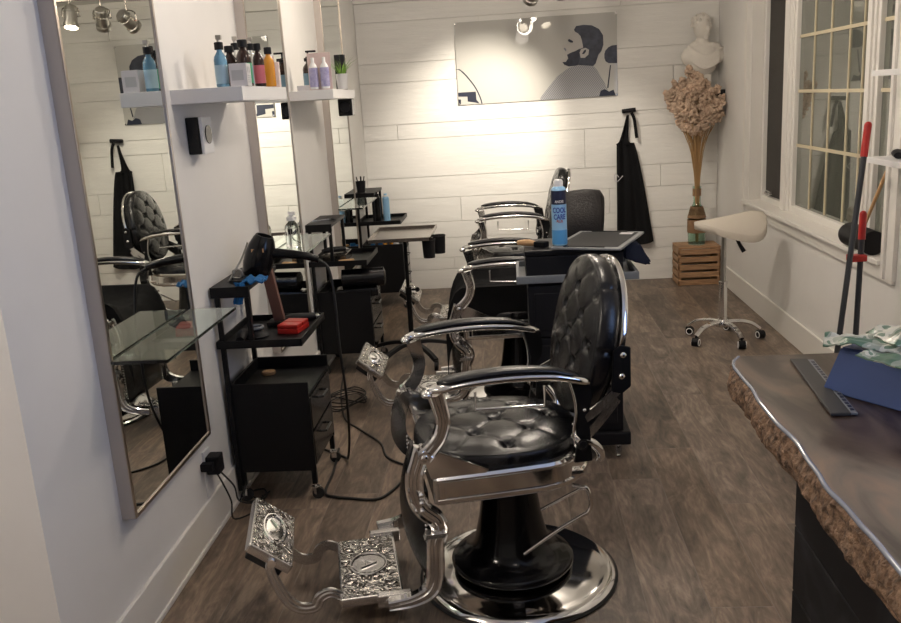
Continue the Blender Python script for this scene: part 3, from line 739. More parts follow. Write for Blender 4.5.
    for i in range(N1):
        for j in range(N2):
            b.faces.new((F[i][j], F[i][j + 1], F[i + 1][j + 1], F[i + 1][j])); b.faces.new((K[i][j], K[i + 1][j], K[i + 1][j + 1], K[i][j + 1]))
    for j in range(N2):
        b.faces.new((F[0][j], K[0][j], K[0][j + 1], F[0][j + 1])); b.faces.new((F[N1][j], F[N1][j + 1], K[N1][j + 1], K[N1][j]))
    for i in range(N1):
        b.faces.new((F[i][0], F[i + 1][0], K[i + 1][0], K[i][0])); b.faces.new((F[i][N2], K[i][N2], K[i + 1][N2], F[i + 1][N2]))
    bmesh.ops.recalc_face_normals(b, faces=b.faces[:]); calf = P_('calf_pad', b, 'leather')
    b = NB()
    for s in (-1, 1):
        for k in range(22): ball(b, (-.338, s * .208, .13 + k * .0138), .0055, 6)
    P_('nail_trim', b, 'chrome', calf)
    # foot plates
    b = NB(); box(b, (-.612, -.185, .072), (-.418, .185, .100), .006); fp = P_('foot_plate', b, 'dullchrome')
    b = NB(); box(b, (-.604, -.176, .100), (-.427, .176, .1035), .001, seg=1); P_('relief_panel', b, 'relief', fp, label='cast scrollwork relief')
    b = NB(); cyl(b, (-.515, 0, .103), (-.515, 0, .106), .052, n=32); P_('round_boss', b, 'dullchrome', fp)
    b = NB(); sweep(b, [(-.515 + math.cos(2 * PI * k / 36) * .058, math.sin(2 * PI * k / 36) * .066, .106) for k in range(36)], circ(.0035, 6), True)
    for a, c in (((-.54, -.025), (-.49, 0)), ((-.54, .025), (-.49, 0)), ((-.522, -.016), (-.522, .016))): tube(b, [(a[0], a[1], .107), (c[0], c[1], .107)], .0045, 6)
    P_('emblem', b, 'dullchrome', fp)
    ang = math.atan2(.095, .118)
    mu = T((-.798, 0, .268)) @ rotm('Y', math.degrees(ang))
    b = NB(); box(b, (-.076, -.160, -.034), (.076, .160, -.004), .006); b.transform(mu); up = P_('upper_foot_plate', b, 'dullchrome')
    b = NB(); box(b, (-.070, -.153, -.004), (.070, .153, -.0005), .001, seg=1)
    P2 = part('relief_panel', b, 'relief', up, label='cast scrollwork relief'); P2.data.transform(mu)
    b = NB(); sweep(b, [(math.cos(2 * PI * k / 36) * .040, math.sin(2 * PI * k / 36) * .090, .002) for k in range(36)], circ(.004, 6), True)
    t = NB(); lathe(t, [(0, -.001), (.03, -.001), (.028, .002), (0, .003)], 24, sx=1.1, sy=2.4); merge(b, t)
    tube(b, [(-.015, -.045, .005), (.01, 0, .007), (-.015, .045, .005)], .004, 6, 3); b.transform(mu); P_('emblem', b, 'chrome', up)
    b = NB(); t = NB(); cyl(t, (-.05, 0, -.03), (.055, 0, -.045), .012, n=10); merge(b, t); box(b, (-.06, -.145, -.060), (.06, .145, -.034), .006); b.transform(mu); P_('plate_backing', b, 'rubber', up)
    return r
ch = barber_chair('nearest barber chair, black tufted leather and chrome, fully in view', (-.01, 2.61, 0), 12.4)
dup(ch, (.053, 4.30, 0), 2.2, 'middle barber chair, half hidden behind the black cart, draped in black capes')
dup(ch, (.075, 5.93, 0), 2.0, 'farthest barber chair, its chrome arms seen against the back wall')

# capes over the middle chair
def drape(f, nu, nv, th=.004):
    b = NB(); F = [[Vector(f(i / nu, j / nv)) for j in range(nv + 1)] for i in range(nu + 1)]
    A = [[b.verts.new(p) for p in row] for row in F]; 
    for i in range(nu):
        for j in range(nv): b.faces.new((A[i][j], A[i + 1][j], A[i + 1][j + 1], A[i][j + 1]))
    bmesh.ops.recalc_face_normals(b, faces=b.faces[:])
    g = bmesh.ops.solidify(b, geom=b.faces[:], thickness=th)
    return b
def backcape(u, v):
    # u: down front to over the top and down the rear, v: across
    s = (v * 2 - 1); a = -PI * .08 + u * PI * 1.16
    y = s * .252
    top = .256 * (1 - abs(s) ** 2.4) ** .5 if abs(s) < 1 else 0
    w = noise.noise(Vector((u * 5, v * 6, 1.3))) * .02
    if u < .42: x = -.085 - .0 + w * .5; z = -.12 + (u / .42) * (top + .12)
    elif u < .58: q = (u - .42) / .16; x = -.085 + q * .20; z = top + .012 * math.sin(PI * q)
    else: q = (u - .58) / .42; x = .115 + .02 * q + w * .6; z = top - q * (top + .22)
    xx = .222 + x + (z) * .2; return (xx, y * (1 + .05 * math.sin(v * 21)), .80 + z + .03 * math.exp(-((v - .3) / .14) ** 2) * (1 if .3 < u < .7 else 0))
b = drape(backcape, 30, 30); o = part('salon_cape', b, 'browncloth', angle=70); tag(o, 'dark salon cape thrown over the backrest of the middle barber chair', 'cape', loc=(.053, 4.30, 0), rz=2.2)
def seatcape(u, v):
    y = -.345 + .69 * v; x = -.405 + .57 * u
    s = abs(y) / .34
    z = .60 + .02 * noise.noise(Vector((x * 9, y * 9, 3))) + (.05 * max(0, s - .6) / .4)
    if s > .80: z = .665 + (s - .8) / .2 * .0 - .0
    if x < -.345: z = z - .0
    if u < .14: q = 1 - u / .14; x = -.335 - .075 * math.sin(q * PI / 2); z -= .24 * q ** 1.3
    if s > .97: z -= .20
    return (x, y * .74, z)
b = drape(seatcape, 34, 34); o = part('salon_cape', b, 'blackcloth', angle=70); tag(o, 'black cape spread over the seat of the middle barber chair, between its arms', 'cape', loc=(.053, 4.30, 0), rz=2.2)

# ------------------------------------------------------------------ casters
def caster(b, x, y, z, r=.022, w=.016, ang=0.):
    m = T((x, y, 0)) @ rotm('Z', ang)
    t = NB(); cyl(t, (.008, -w / 2, r), (.008, w / 2, r), r, n=18); merge(b, t, m)
def caster_fork(b, x, y, z, r=.022, w=.016, ang=0.):
    m = T((x, y, 0)) @ rotm('Z', ang)
    t = NB(); cyl(t, (0, 0, r * 1.6), (0, 0, z), .006, n=10); box(t, (-.008, -w / 2 - .005, r), (.016, -w / 2 - .001, r * 2.1), .001); box(t, (-.008, w / 2 + .001, r), (.016, w / 2 + .005, r * 2.1), .001); box(t, (-.012, -w / 2 - .005, r * 2.1), (.018, w / 2 + .005, r * 2.1 + .006), .002); merge(b, t, m)

# ------------------------------------------------------------------ stations
def station(label, loc):
    r = root('salon_trolley', label, 'trolley', loc, 0, 'black metal salon trolleys along the left wall')
    D = .385                                             # depth in y
    x0, x1 = .0, .318                                   # from the wall outwards
    b = NB()
    # cabinet shell with raised lip
    box(b, (x0, 0, .125), (x1, .012, .50), .002); box(b, (x0, D - .012, .125), (x1, D, .50), .002); box(b, (x0, .012, .125), (x0 + .012, D - .012, .50), .002)
    box(b, (x0 + .012, .012, .125), (x1 - .014, D - .012, .137)); box(b, (x0 + .012, .012, .440), (x1 - .0, D - .012, .452))
    cab = part('cabinet', b, 'black', r)
    for z0, z1 in ((.145, .285), (.295, .435)):
        b = NB(); box(b, (x1 - .012, .016, z0), (x1 + .002, D - .016, z1), .003); box(b, (x0 + .03, .03, z0), (x1 - .012, D - .03, z0 + .01)); d = part('drawer', b, 'blackgloss', r)
        b = NB(); tube(b, [(x1 + .002, D / 2 - .05, z1 - .045), (x1 + .022, D / 2 - .045, z1 - .045), (x1 + .022, D / 2 + .045, z1 - .045), (x1 + .002, D / 2 + .05, z1 - .045)], .005, 8); part('handle', b, 'gunmetal', d)
    for x in (x0 + .012, x1 - .012):
        for y in (.012, D - .012): b = NB(); box(b, (x - .010, y - .010, .066), (x + .010, y + .010, .13), .001); part('foot', b, 'black', r)
    # uprights
    for x, y, h in ((.000, -.002, .888), (.000, D - .01, .888), (.118, -.002, .888), (.118, D - .01, .888)):
        z0 = .05 if x < .05 else .665
        b = NB(); box(b, (x - .009, y - .009, z0), (x + .009, y + .009, h), .001); part('upright', b, 'black', r)
    # tray
    b = NB(); box(b, (-.02, -.02, .655), (x1, D + .02, .661)); box(b, (-.02, -.02, .655), (x1, -.014, .685), .001); box(b, (-.02, D + .014, .655), (x1, D + .02, .685), .001); box(b, (x1 - .006, -.02, .655), (x1, D + .02, .685), .001); box(b, (-.02, -.02, .655), (-.014, D + .02, .685), .001)
    part('tray', b, 'black', r)
    b = NB(); box(b, (-.02, -.02, .882), (.132, D + .01, .90), .002); box(b, (-.02, -.02, .858), (.132, -.01, .885), .001); part('top_shelf', b, 'black', r)
    for x, y in ((x0 + .012, .012), (x1 - .012, .012), (x0 + .012, D - .012), (x1 - .012, D - .012)):
        b = NB(); caster_fork(b, x, y, .07, .024, .018, random.uniform(-60, 60)); c = part('caster', b, 'dullchrome', r)
        b = NB(); caster(b, x, y, .07, .024, .018, 10); part('wheel', b, 'rubber', c)
    return r
st = station('nearest black salon trolley, with hair dryer and red box on it', (-1.152, 3.195, 0))
dup(st, (-1.16, 4.85, 0), 0, 'middle black salon trolley, with the black cushion roll on its cabinet')
dup(st, (-1.16, 6.47, 0), 0, 'farthest black salon trolley, carrying tall spray cans on its tray')

# things on the nearest trolley
t = root('hair_dryer', 'black hair dryer resting nose up in a wire stand on the nearest trolley', 'hair dryer', (-1.045, 3.40, .90))
m_ = T((0, 0, .13)) @ rotm('Y', -64) 
b = NB(); lathe(b, [(0, -.115), (.022, -.115), (.040, -.105), (.054, -.08), (.060, -.045), (.060, -.005), (.054, .035), (.044, .065), (.036, .08), (.030, .08), (.028, .055), (0, .053)], 24, mtx=T((.02, 0, .085)) @ rotm('Y', 20)); part('barrel', b, 'blackgloss', t)
b = NB(); tube(b, [(.05, 0, .09), (.10, .0, .085), (.16, -.005, .078), (.22, -.01, .068), (.26, -.015, .055)], .022, 12, 4, scale=lambda s: 1 - .35 * s); part('handle', b, 'blackgloss', t)
b = NB(); tube(b, [(.255, -.015, .057), (.30, -.03, .02), (.318, -.05, -.10), (.322, -.06, -.30), (.325, -.03, -.52), (.305, .05, -.72), (.275, .12, -.86), (.24, .20, -.892), (.10, .32, -.892)], .0055, 8, 6); part('cord', b, 'wire', t)
b = NB(); box(b, (.0, -.052, .10), (.05, -.047, .115), .001); part('badge', b, 'wood', t, label='small orange badge')
t = root('wire_dryer_stand', 'coiled black wire holder standing on the near trolley top shelf', 'stand', (-1.08, 3.30, .901))
b = NB(); tube(b, [(math.cos(a / 10 * 2 * PI) * .05, math.sin(a / 10 * 2 * PI) * .05, .004) for a in range(10)], .004, 8, 4, True)
part('ring_base', b, 'black', t)
b = NB(); tube(b, [(-.04, -.03, .006), (-.02, -.02, .04), (.01, .0, .09), (.04, 0, .15)], .004, 8, 4); tube(b, [(-.02, -.045, .02), (-.015, -.05, .05), (.015, -.045, .05), (.01, -.04, .02), (-.02, -.045, .02)], .003, 8, 4); part('stem', b, 'steel', t)
b = NB(); N_ = 12
b = drape(lambda u, v: (-.05 + .085 * u, -.02 + .07 * v + .01 * math.sin(u * 9), .004 + .012 * math.sin(u * 7) ** 2 + .01 * math.sin(v * 5) ** 2), 12, 8, .006)
drp = drape(lambda u, v: (-.075 + .035 * v + .01 * math.sin(u * 5), -.034 + .005 * math.sin(v * 7), .012 - .085 * u), 8, 6, .005); merge(b, drp)
o = part('cleaning_cloth', b, 'bluecloth'); tag(o, 'bright blue cloth hanging over the edge of the nearest trolley top', 'cloth', loc=(-1.005, 3.225, .902))
t = root('styling_tool', 'brown handled tool standing upright on the nearest trolley tray', 'tool', (-1.022, 3.50, .662))
b = NB(); sweep(b, [(.02, 0, .02), (.0, 0, .15), (-.02, 0, .29)], [(-.022, -.012), (.022, -.012), (.022, .012), (-.022, .012)], up=(0, 1, 0)); part('handle', b, 'brownwood', t)
b = NB(); ball(b, (-.023, 0, .305), .028, 14, (.9, .6, .9)); part('head', b, 'grey', t)
b = NB(); box(b, (-.03, -.04, 0), (.08, .04, .022), .008); part('base', b, 'blackmatte', t)
t = root('storage_case', 'small red plastic case lying on the nearest trolley tray', 'case', (-.925, 3.375, .661), -10)
b = NB(); box(b, (-.045, -.035, 0), (.045, .085, .022), .004); part('lower_shell', b, 'red', t)
b = NB(); box(b, (-.044, -.034, .0225), (.044, .02, .038), .004); box(b, (-.044, .024, .0225), (.044, .084, .038), .004); part('lid', b, 'red', t)
b = NB(); lathe(b, [(0, 0), (.05, 0), (.052, .006), (.035, .014), (.025, .026), (.023, .032), (0, .033)], 28); o = part('clipper_dock', b, 'blackmatte'); tag(o, 'round dark clipper dock left of the red case', 'dock', loc=(-1.055, 3.325, .661))
b = NB(); tube(b, [(math.cos(a / 12 * 2 * PI) * .028, math.sin(a / 12 * 2 * PI) * .028, .0) for a in range(12)], .006, 8, 3, True); o = part('tape_ring', b, 'greyblue'); tag(o, 'grey blue ring lying on top of the round dark dock', 'ring', loc=(-1.055, 3.325, .70))
def clipper(label, loc, rz, m='blackmatte'):
    t = root('hair_clipper', label, 'hair clipper', loc, rz)
    b = NB(); sweep(b, smooth_path([(-.07, 0, .018), (-.03, 0, .022), (.03, 0, .02), (.07, 0, .018)], 4), [(math.cos(a) * .02, math.sin(a) * .016) for a in [k * PI / 6 for k in range(12)]], up=(0, 0, 1), scale=lambda s: .8 + .3 * math.sin(PI * s)); part('body', b, m, t)
    b = NB(); box(b, (.07, -.02, .008), (.088, .02, .022), .002); [box(b, (.088, -.019 + k * .005, .009), (.094, -.0165 + k * .005, .014)) for k in range(8)]; part('blade', b, 'dullchrome', t)
    return t
clipper('black hair clipper lying by the trolley uprights on the nearest tray', (-1.10, 3.24 + .04, .661), 100)
clipper('black hair clipper lying at the back right of the nearest tray', (-.93, 3.54, .661), 20)
b = NB(); lathe(b, [(0, 0), (.028, 0), (.03, .004), (.028, .012), (0, .013)], 24); o = part('wooden_coaster', b, 'wood'); tag(o, 'small round orange wooden disc on the cabinet of the nearest trolley', 'coaster', loc=(-1.07, 3.48, .452))
b = NB(); box(b, (-.055, -.004, 0), (.055, .005, .004), .001); [box(b, (-.05 + k * .006, -.018, 0), (-.047 + k * .006, -.004, .003)) for k in range(17)]; o = part('comb', b, 'grey'); tag(o, 'grey comb lying at the front of the nearest trolley cabinet', 'comb', loc=(-1.04, 3.262, .452), rz=4)
t = root('plug_adapter', 'black power adapter in the outlet on the left wall by the trolley', 'plug', (XL, 2.93, .285))
b = NB(); box(b, (.01, -.03, -.035), (.06, .03, .035), .006); part('adapter_block', b, 'blackmatte', t)
b = NB(); box(b, (.0, -.06, -.01), (.045, -.028, .02), .004); part('second_plug', b, 'blackmatte', t)
b = NB(); tube(b, [(.035, 0, -.035), (.045, .03, -.10), (.06, .05, -.18), (.05, .09, -.275), (.13, .20, -.28), (.10, .30, -.28)], .0035, 7, 6); tube(b, [(.045, .01, -.035), (.06, .10, -.14), (.05, .16, -.23), (.09, .22, -.27), (.12, .34, -.28)], .0035, 7, 6); tube(b, [(.02, .25, -.28), (.05, .27, -.2), (.06, .2, -.25), (.12, .27, -.275), (.09, .36, -.278), (.05, .3, -.265), (.1, .24, -.27)], .0035, 7, 6); part('cord', b, 'wire', t)
b = NB(); box(b, (XL, 2.90, .16), (XL + .008, 2.965, .34), .002); o = part('outlet_plate', b, 'plasticwhite'); tag(o, 'white outlet plate under the black adapter on the left wall', 'outlet')

# middle station things
t = root('neck_roll', 'black leather cushion roll lying on the middle trolley cabinet', 'cushion', (-.89, 4.95, .56), 8)
b = NB(); sweep(b, smooth_path([(-.13, 0, 0), (-.115, 0, 0), (-.05, 0, 0), (.05, 0, 0), (.105, 0, 0), (.13, 0, 0)], 4), circ(.055, 20), scale=lambda s: min(1, .55 + 4.5 * min(s, 1 - s))); part('roll', b, 'leather', t, angle=60)
b = NB(); box(b, (-.16, -.06, -.105), (.08, .06, -.055), .01); part('base_pad', b, 'leather', t)
clipper('black clipper on the flat metal box on the middle trolley tray', (-1.06, 4.99, .706), 30)
b = NB(); box(b, (0, 0, 0), (.14, .20, .045), .003); o = part('metal_box', b, 'pewter'); tag(o, 'flat brown metal box on the middle trolley tray', 'box', loc=(-1.12, 4.93, .661))
b = NB(); box(b, (0, 0, 0), (.09, .03, .02), .004); o = part('hair_brush', b, 'wood'); tag(o, 'small wooden brush at the front of the middle trolley tray', 'brush', loc=(-1.01, 4.87, .661), rz=20)
t = root('scissors', 'pair of dark scissors on the top shelf of the middle trolley', 'scissors', (-1.10, 4.98, .902), 30)
b = NB(); tube(b, [(math.cos(a) * .014 + .05, math.sin(a) * .014 + .016, .004) for a in [k * PI / 4 for k in range(8)]], .003, 6, 2, True); tube(b, [(math.cos(a) * .014 + .05, math.sin(a) * .014 - .016, .004) for a in [k * PI / 4 for k in range(8)]], .003, 6, 2, True); part('finger_rings', b, 'black', t)
b = NB(); sweep(b, [(.04, .01, .004), (-.07, -.004, .004)], [(-.004, -.001), (.004, -.001), (.004, .001), (-.004, .001)], up=(0, 0, 1)); sweep(b, [(.04, -.01, .006), (-.07, .006, .006)], [(-.004, -.001), (.004, -.001), (.004, .001), (-.004, .001)], up=(0, 0, 1)); part('blades', b, 'dullchrome', t)
bottle('spray_bottle', 'transparent spray bottle with white trigger on the middle glass shelf', (-1.07, 4.12, .8955), .15, .036, 'clear', 'plasticwhite', sprayer=True, caph=.02)
# far station things
def cup(label, loc):
    b = NB(); lathe(b, [(0, 0), (.030, 0), (.038, .085), (.036, .085), (.029, .005), (0, .005)], 20); t = part('tool_cup', b, 'blackmatte'); tag(t, label, 'cup', None, loc)
    b = NB()
    for k in range(4):
        a = k * 1.7; tube(b, [(.008 * math.cos(a), .008 * math.sin(a), .01), (.03 * math.cos(a), .03 * math.sin(a), .12)], .004, 6)
    part('tools', b, 'black', t)
cup('black tool cup on the top shelf of the farthest trolley', (-1.135, 6.53, .9005))
bottle('spray_can', 'tall black spray can on the tray of the farthest trolley', (-1.03, 6.56, .661), .235, .03, 'blackgloss', 'blackmatte', caph=.02, prof=[(0, 0), (.03, 0), (.03, .19), (.02, .205), (.012, .21), (.012, .234)])
bottle('spray_can', 'blue and white spray can next to the tall black can', (-.965, 6.60, .661), .215, .027, 'can_mid', 'plasticwhite', caph=.02, prof=[(0, 0), (.027, 0), (.027, .18), (.02, .19), (.012, .195), (.012, .214)])
for i, (k, x, y) in enumerate((('bluecloth', -1.08, 6.53), ('orange_liquid', -.99, 6.56), ('orange_liquid', -.94, 6.60), ('label_white', -.90, 6.54), ('bluecloth', -1.03, 6.62))):
    b = NB(); box(b, (-.015, -.02, 0), (.015, .02, .05), .005); o = part('clipper_guard', b, k); tag(o, ['blue clipper guard at the left end on the farthest trolley cabinet', 'first orange clipper guard from the wall on the farthest trolley cabinet', 'orange clipper guard nearest the aisle on the farthest trolley cabinet', 'white clipper guard at the aisle edge of the farthest trolley cabinet', 'blue clipper guard behind the orange ones on the farthest cabinet'][i], 'clipper guard', loc=(x, y, .452), rz=i * 17)

# ------------------------------------------------------------------ tray stand on five star base
t = root('tray_stand', 'black rolling salon tray on a pole with star base, between trolleys and chairs', 'tray table', (-.65, 5.10, 0))
b = NB(); zt = .762
box(b, (-.20, -.02 - .16, zt), (.17, .33 - .16 + .16, zt + .006), .003)
for a, c in (((-.20, -.18), (.17, -.172)), ((-.20, .322), (.17, .33)), ((-.20, -.18), (-.192, .33)), ((.162, -.18), (.17, .33))): box(b, (a[0], a[1], zt), (c[0], c[1], zt + .022), .002)
part('tray', b, 'pewter', t)
b = NB(); cyl(b, (0, 0, .10), (0, 0, .42), .016); cyl(b, (0, 0, .40), (0, 0, zt), .011); cyl(b, (0, 0, .41), (0, 0, .46), .02); box(b, (-.05, -.05, zt - .012), (.05, .05, zt)); part('pole', b, 'black', t)
b = NB(); cyl(b, (.02, 0, .44), (.05, 0, .44), .006, n=10); ball(b, (.055, 0, .44), .015, 12); part('height_knob', b, 'blackmatte', t)
for x, y in ((.15, -.08), (.20, .06)):
    b = NB(); lathe(b, [(0, zt - .115), (.034, zt - .115), (.04, zt - .01), (.044, zt - .008), (.040, zt - .004), (.036, zt - .01), (.030, zt - .11), (0, zt - .11)], 20, (x, y, 0)); box(b, (x - .05, y - .005, zt - .012), (x, y + .005, zt - .002)); part('cup_holder', b, 'blackmatte', t)
b = NB(); lathe(b, [(0, .075), (.03, .075), (.034, .10), (.025, .13), (.018, .16), (0, .16)], 20); part('hub', b, 'blackmatte', t)
for k in range(5):
    a = R(-54 + 72 * k + 0); c, s = math.cos(a), math.sin(a)
    b = NB(); P = [(.02 * c, .02 * s, .105), (.10 * c, .10 * s, .108), (.20 * c, .20 * s, .088), (.28 * c, .28 * s, .058)]
    sweep(b, smooth_path(P, 5), [(-.017, -.010), (.017, -.010), (.012, .010), (-.012, .010)], up=(0, 0, 1)); leg = part('base_arm', b, 'blackmatte', t)
    b = NB(); box(b, (.28 * c - .012, .28 * s - .022, .03), (.28 * c + .012, .28 * s + .022, .058), .008); cyl(b, (.28 * c - .010, .28 * s - .021, .025), (.28 * c - .010 + .02, .28 * s - .021, .025), .025, n=16); cyl(b, (.28 * c - .010, .28 * s + .021, .025), (.28 * c + .010, .28 * s + .021, .025), .025, n=16); part('caster', b, 'blackmatte', leg)

# ------------------------------------------------------------------ black cart behind the near chair
t = root('rolling_cart', 'tall black plastic rolling cart behind the nearest barber chair', 'cart', (.005, 3.50, 0))
b = NB(); box(b, (.03, .0, .065), (.46, .33, .125), .008); part('base', b, 'blackmatte', t)
for i, (z0, z1) in enumerate(((.13, .34), (.345, .55), (.555, .775))):
    b = NB(); box(b, (.045, .012, z0), (.43, .32, z1), .006); box(b, (.07, .006, z0 + .03), (.405, .014, z1 - .03), .004); part('drawer_bin', b, 'blackmatte', t)
b = NB(); z = .79
box(b, (.0, .0, z), (.50, .36, z + .008), .002)
for a, c in (((0, 0), (.50, .014)), ((0, .346), (.50, .36)), ((0.001, 0.001), (.014, .359)), ((.486, 0.001), (.499, .359))): box(b, (a[0], a[1], z), (c[0], c[1], z + .032), .005)
part('rim_tray', b, 'greyblue', t)
for x, y in ((.07, .03), (.41, .03), (.07, .30), (.41, .30)):
    b = NB(); caster_fork(b, x, y, .066, .026, .016, 80); c = part('caster', b, 'dullchrome', t)
    b = NB(); caster(b, x, y, .066, .026, .016, 80); part('wheel', b, 'clear', c)
t = root('tool_case', 'black lidded case sitting in the tray of the rolling cart', 'case', (.045, 3.525, .799))
b = NB(); box(b, (0, 0, 0), (.40, .30, .10), .006); part('case_body', b, 'blackmatte', t)
b = NB(); box(b, (-.004, -.004, .102), (.404, .304, .124), .006); box(b, (.03, .03, .124), (.15, .27, .127), .002); part('case_lid', b, 'black', t)
# tablet-like flat tray on top
t = root('barber_mat_tray', 'thin grey black flat tray on top of the black case', 'tray', (.150, 3.515, .9265), -21)
b = NB(); box(b, (-.0, .0, 0), (.29, .42, .010), .004); part('tray_body', b, 'grey', t)
b = NB(); box(b, (.02, .03, .010), (.27, .39, .0115), .001, seg=1); part('tray_inlay', b, 'blackmatte', t)
b = NB(); box(b, (.06, .398, .010), (.22, .410, .0135), .001); box(b, (.05, .008, .010), (.22, .02, .0135), .001); part('edge_slots', b, 'blackgloss', t)
b = NB(); box(b, (.20, .33, .0115), (.255, .375, .0125)); part('sticker', b, 'label_white', t)
b = NB(); prism(b, [(.452, .925), (.52, .920), (.575, .832), (.555, .822), (.50, .838), (.488, .846), (.455, .86)], .17, T((0, 3.60, 0)), .008)
bmesh.ops.subdivide_edges(b, edges=b.edges[:], cuts=3, use_grid_fill=True)
for v in b.verts: v.co += Vector((noise.noise(v.co * 14), noise.noise(v.co * 14 + Vector((5, 0, 0))), noise.noise(v.co * 14 + Vector((0, 5, 0))))) * .008
o = part('towel', b, 'navy', angle=70); tag(o, 'folded navy towel hanging off the right end of the rolling cart', 'towel')
# spray can
t = root('spray_can', 'blue and white aerosol spray can standing on the black cart tray', 'spray can', (.190, 3.56, .938))
r_ = .0325
b = NB(); lathe(b, [(0, 0), (r_ * .95, 0), (r_, .004), (r_, .195), (r_ * .9, .205), (r_ * .55, .212), (0, .212)], 32); part('can_body', b, 'can_mid', t)
b = NB(); lathe(b, [(r_ * 1.01, .005), (r_ * 1.015, .006), (r_ * 1.015, .055), (r_ * 1.01, .056)], 32); part('lower_band', b, 'can_blue', t)
b = NB(); lathe(b, [(r_ * 1.01, .148), (r_ * 1.015, .149), (r_ * 1.015, .196), (r_ * 1.01, .197)], 32); part('upper_band', b, 'can_navy', t)
b = NB(); lathe(b, [(0, .21), (.020, .21), (.021, .228), (.015, .235), (0, .236)], 20); part('nozzle', b, 'plasticwhite', t)
def wrap(s, size, z, m, parent, name, sx=1.):
    b = text_bm(s, size)
    for v in b.verts:
        a = v.co.x * sx / r_ - PI / 2; rr = r_ * 1.02 + .0005 + v.co.z; v.co = Vector((math.cos(a) * rr, math.sin(a) * rr, z + v.co.y))
    return part(name, b, m, parent)
t.scale = (.95, .95, 1.14)
wrap('COOL', .026, .127, 'ink_blue', t, 'lettering', .8); wrap('CARE', .026, .103, 'ink_blue', t, 'lettering', .8); wrap('PLUS', .012, .088, 'red', t, 'lettering'); wrap('ANDIS', .013, .158, 'plasticwhite', t, 'lettering')
t = root('neck_brush', 'small brush with light wooden handle on the black case', 'brush', (.075, 3.62, .938), -35)
b = NB(); tube(b, [(-.07, 0, .0), (-.02, 0, .002), (.02, 0, .0)], .012, 10, 3, scale=lambda s: .8 + .4 * math.sin(PI * s)); part('handle', b, 'wood', t)
b = NB(); box(b, (.02, -.02, -.012), (.075, .02, .012), .006); part('bristles', b, 'blackcloth', t)

# ------------------------------------------------------------------ saddle stool
t = root('saddle_stool', 'cream saddle stool on chrome five wheel base near the right wall', 'stool', (1.265, 5.27, 0))
sb = NB(); nu, nv = 36, 28
def sad(u, v, top):
    th = 2 * PI * u; rr = v
    x = math.cos(th); y = math.sin(th); x = math.copysign(abs(x) ** .72, x) * rr; y = math.copysign(abs(y) ** .72, y) * rr
    X = x * .205; Y = y * (.150 + .042 * x)
    h = .775 + .032 * x + .02 * max(0, -x - .5) - .02 * max(0, x - .6) - (.080 + .085 * x) * (abs(y) ** 1.7)
    ed = .012 * rr ** 5
    if top: z = h - ed
    else: z = h - .062 - .010 * (1 - rr) + ed
    return (X, Y, z)
grid = {}
for top in (1, 0):
    for i in range(nu):
        for j in range(nv + 1):
            if j == 0 and i: continue
            grid[(top, i, j)] = sb.verts.new(sad(i / nu, j / nv, top))
for top in (1, 0):
    for i in range(nu):
        k = (i + 1) % nu
        for j in range(nv):
            if j == 0: f = (grid[(top, 0, 0)], grid[(top, i, 1)], grid[(top, k, 1)])
            else: f = (grid[(top, i, j)], grid[(top, i, j + 1)], grid[(top, k, j + 1)], grid[(top, k, j)])
            sb.faces.new(f if top else tuple(reversed(f)))
for i in range(nu):
    k = (i + 1) % nu; sb.faces.new((grid[(1, i, nv)], grid[(0, i, nv)], grid[(0, k, nv)], grid[(1, k, nv)]))
bmesh.ops.recalc_face_normals(sb, faces=sb.faces[:])
sb.transform(T((.03, 0, -.004)) @ rotm('Z', 6)); part('seat', sb, 'cream', t, angle=80)
b = NB(); cyl(b, (0, 0, .35), (0, 0, .68), .015); part('gas_lift', b, 'steel', t)
b = NB(); cyl(b, (0, 0, .09), (0, 0, .36), .026, .024); cyl(b, (0, 0, .352), (0, 0, .368), .027); part('column', b, 'chrome', t)
b = NB(); cyl(b, (0, 0, .655), (0, 0, .69), .03, .045); tube(b, [(.02, -.03, .67), (.05, -.07, .65), (.075, -.09, .60), (.095, -.10, .565)], .009, 8, 4, scale=lambda s: .8 + .7 * s); part('tilt_lever', b, 'blackmatte', t)
b = NB(); lathe(b, [(0, .085), (.04, .085), (.045, .105), (.03, .13), (0, .13)], 24); part('hub', b, 'chrome', t)
for k in range(5):
    a = R(-146 + 72 * k); c, s = math.cos(a), math.sin(a)
    b = NB(); P = [(.02 * c, .02 * s, .112), (.10 * c, .10 * s, .115), (.17 * c, .17 * s, .10), (.225 * c, .225 * s, .062)]
    sweep(b, smooth_path(P, 5), [(-.014, -.010), (.014, -.010), (.016, .0), (.010, .010), (-.010, .010), (-.016, 0)], up=(0, 0, 1)); leg = part('base_arm', b, 'chrome', t)
    m_ = T((.225 * c, .225 * s, 0)) @ rotm('Z', 25 * k + 60)
    q = NB(); box(q, (-.02, -.013, .022), (.02, .013, .052), .008); cyl(q, (0, 0, .045), (0, 0, .068), .006); cyl(q, (-.006, -.020, .026), (-.006, .020, .026), .026, n=20); q.transform(m_); cs = part('caster', q, 'blackmatte', leg)
    q = NB()
    for yy in (-.0215, .0205): sweep(q, [(-.006 + math.cos(2 * PI * i / 20) * .019, yy, .026 + math.sin(2 * PI * i / 20) * .019) for i in range(20)], circ(.003, 6), True)
    q.transform(m_); part('wheel_ring', q, 'plasticwhite', cs)

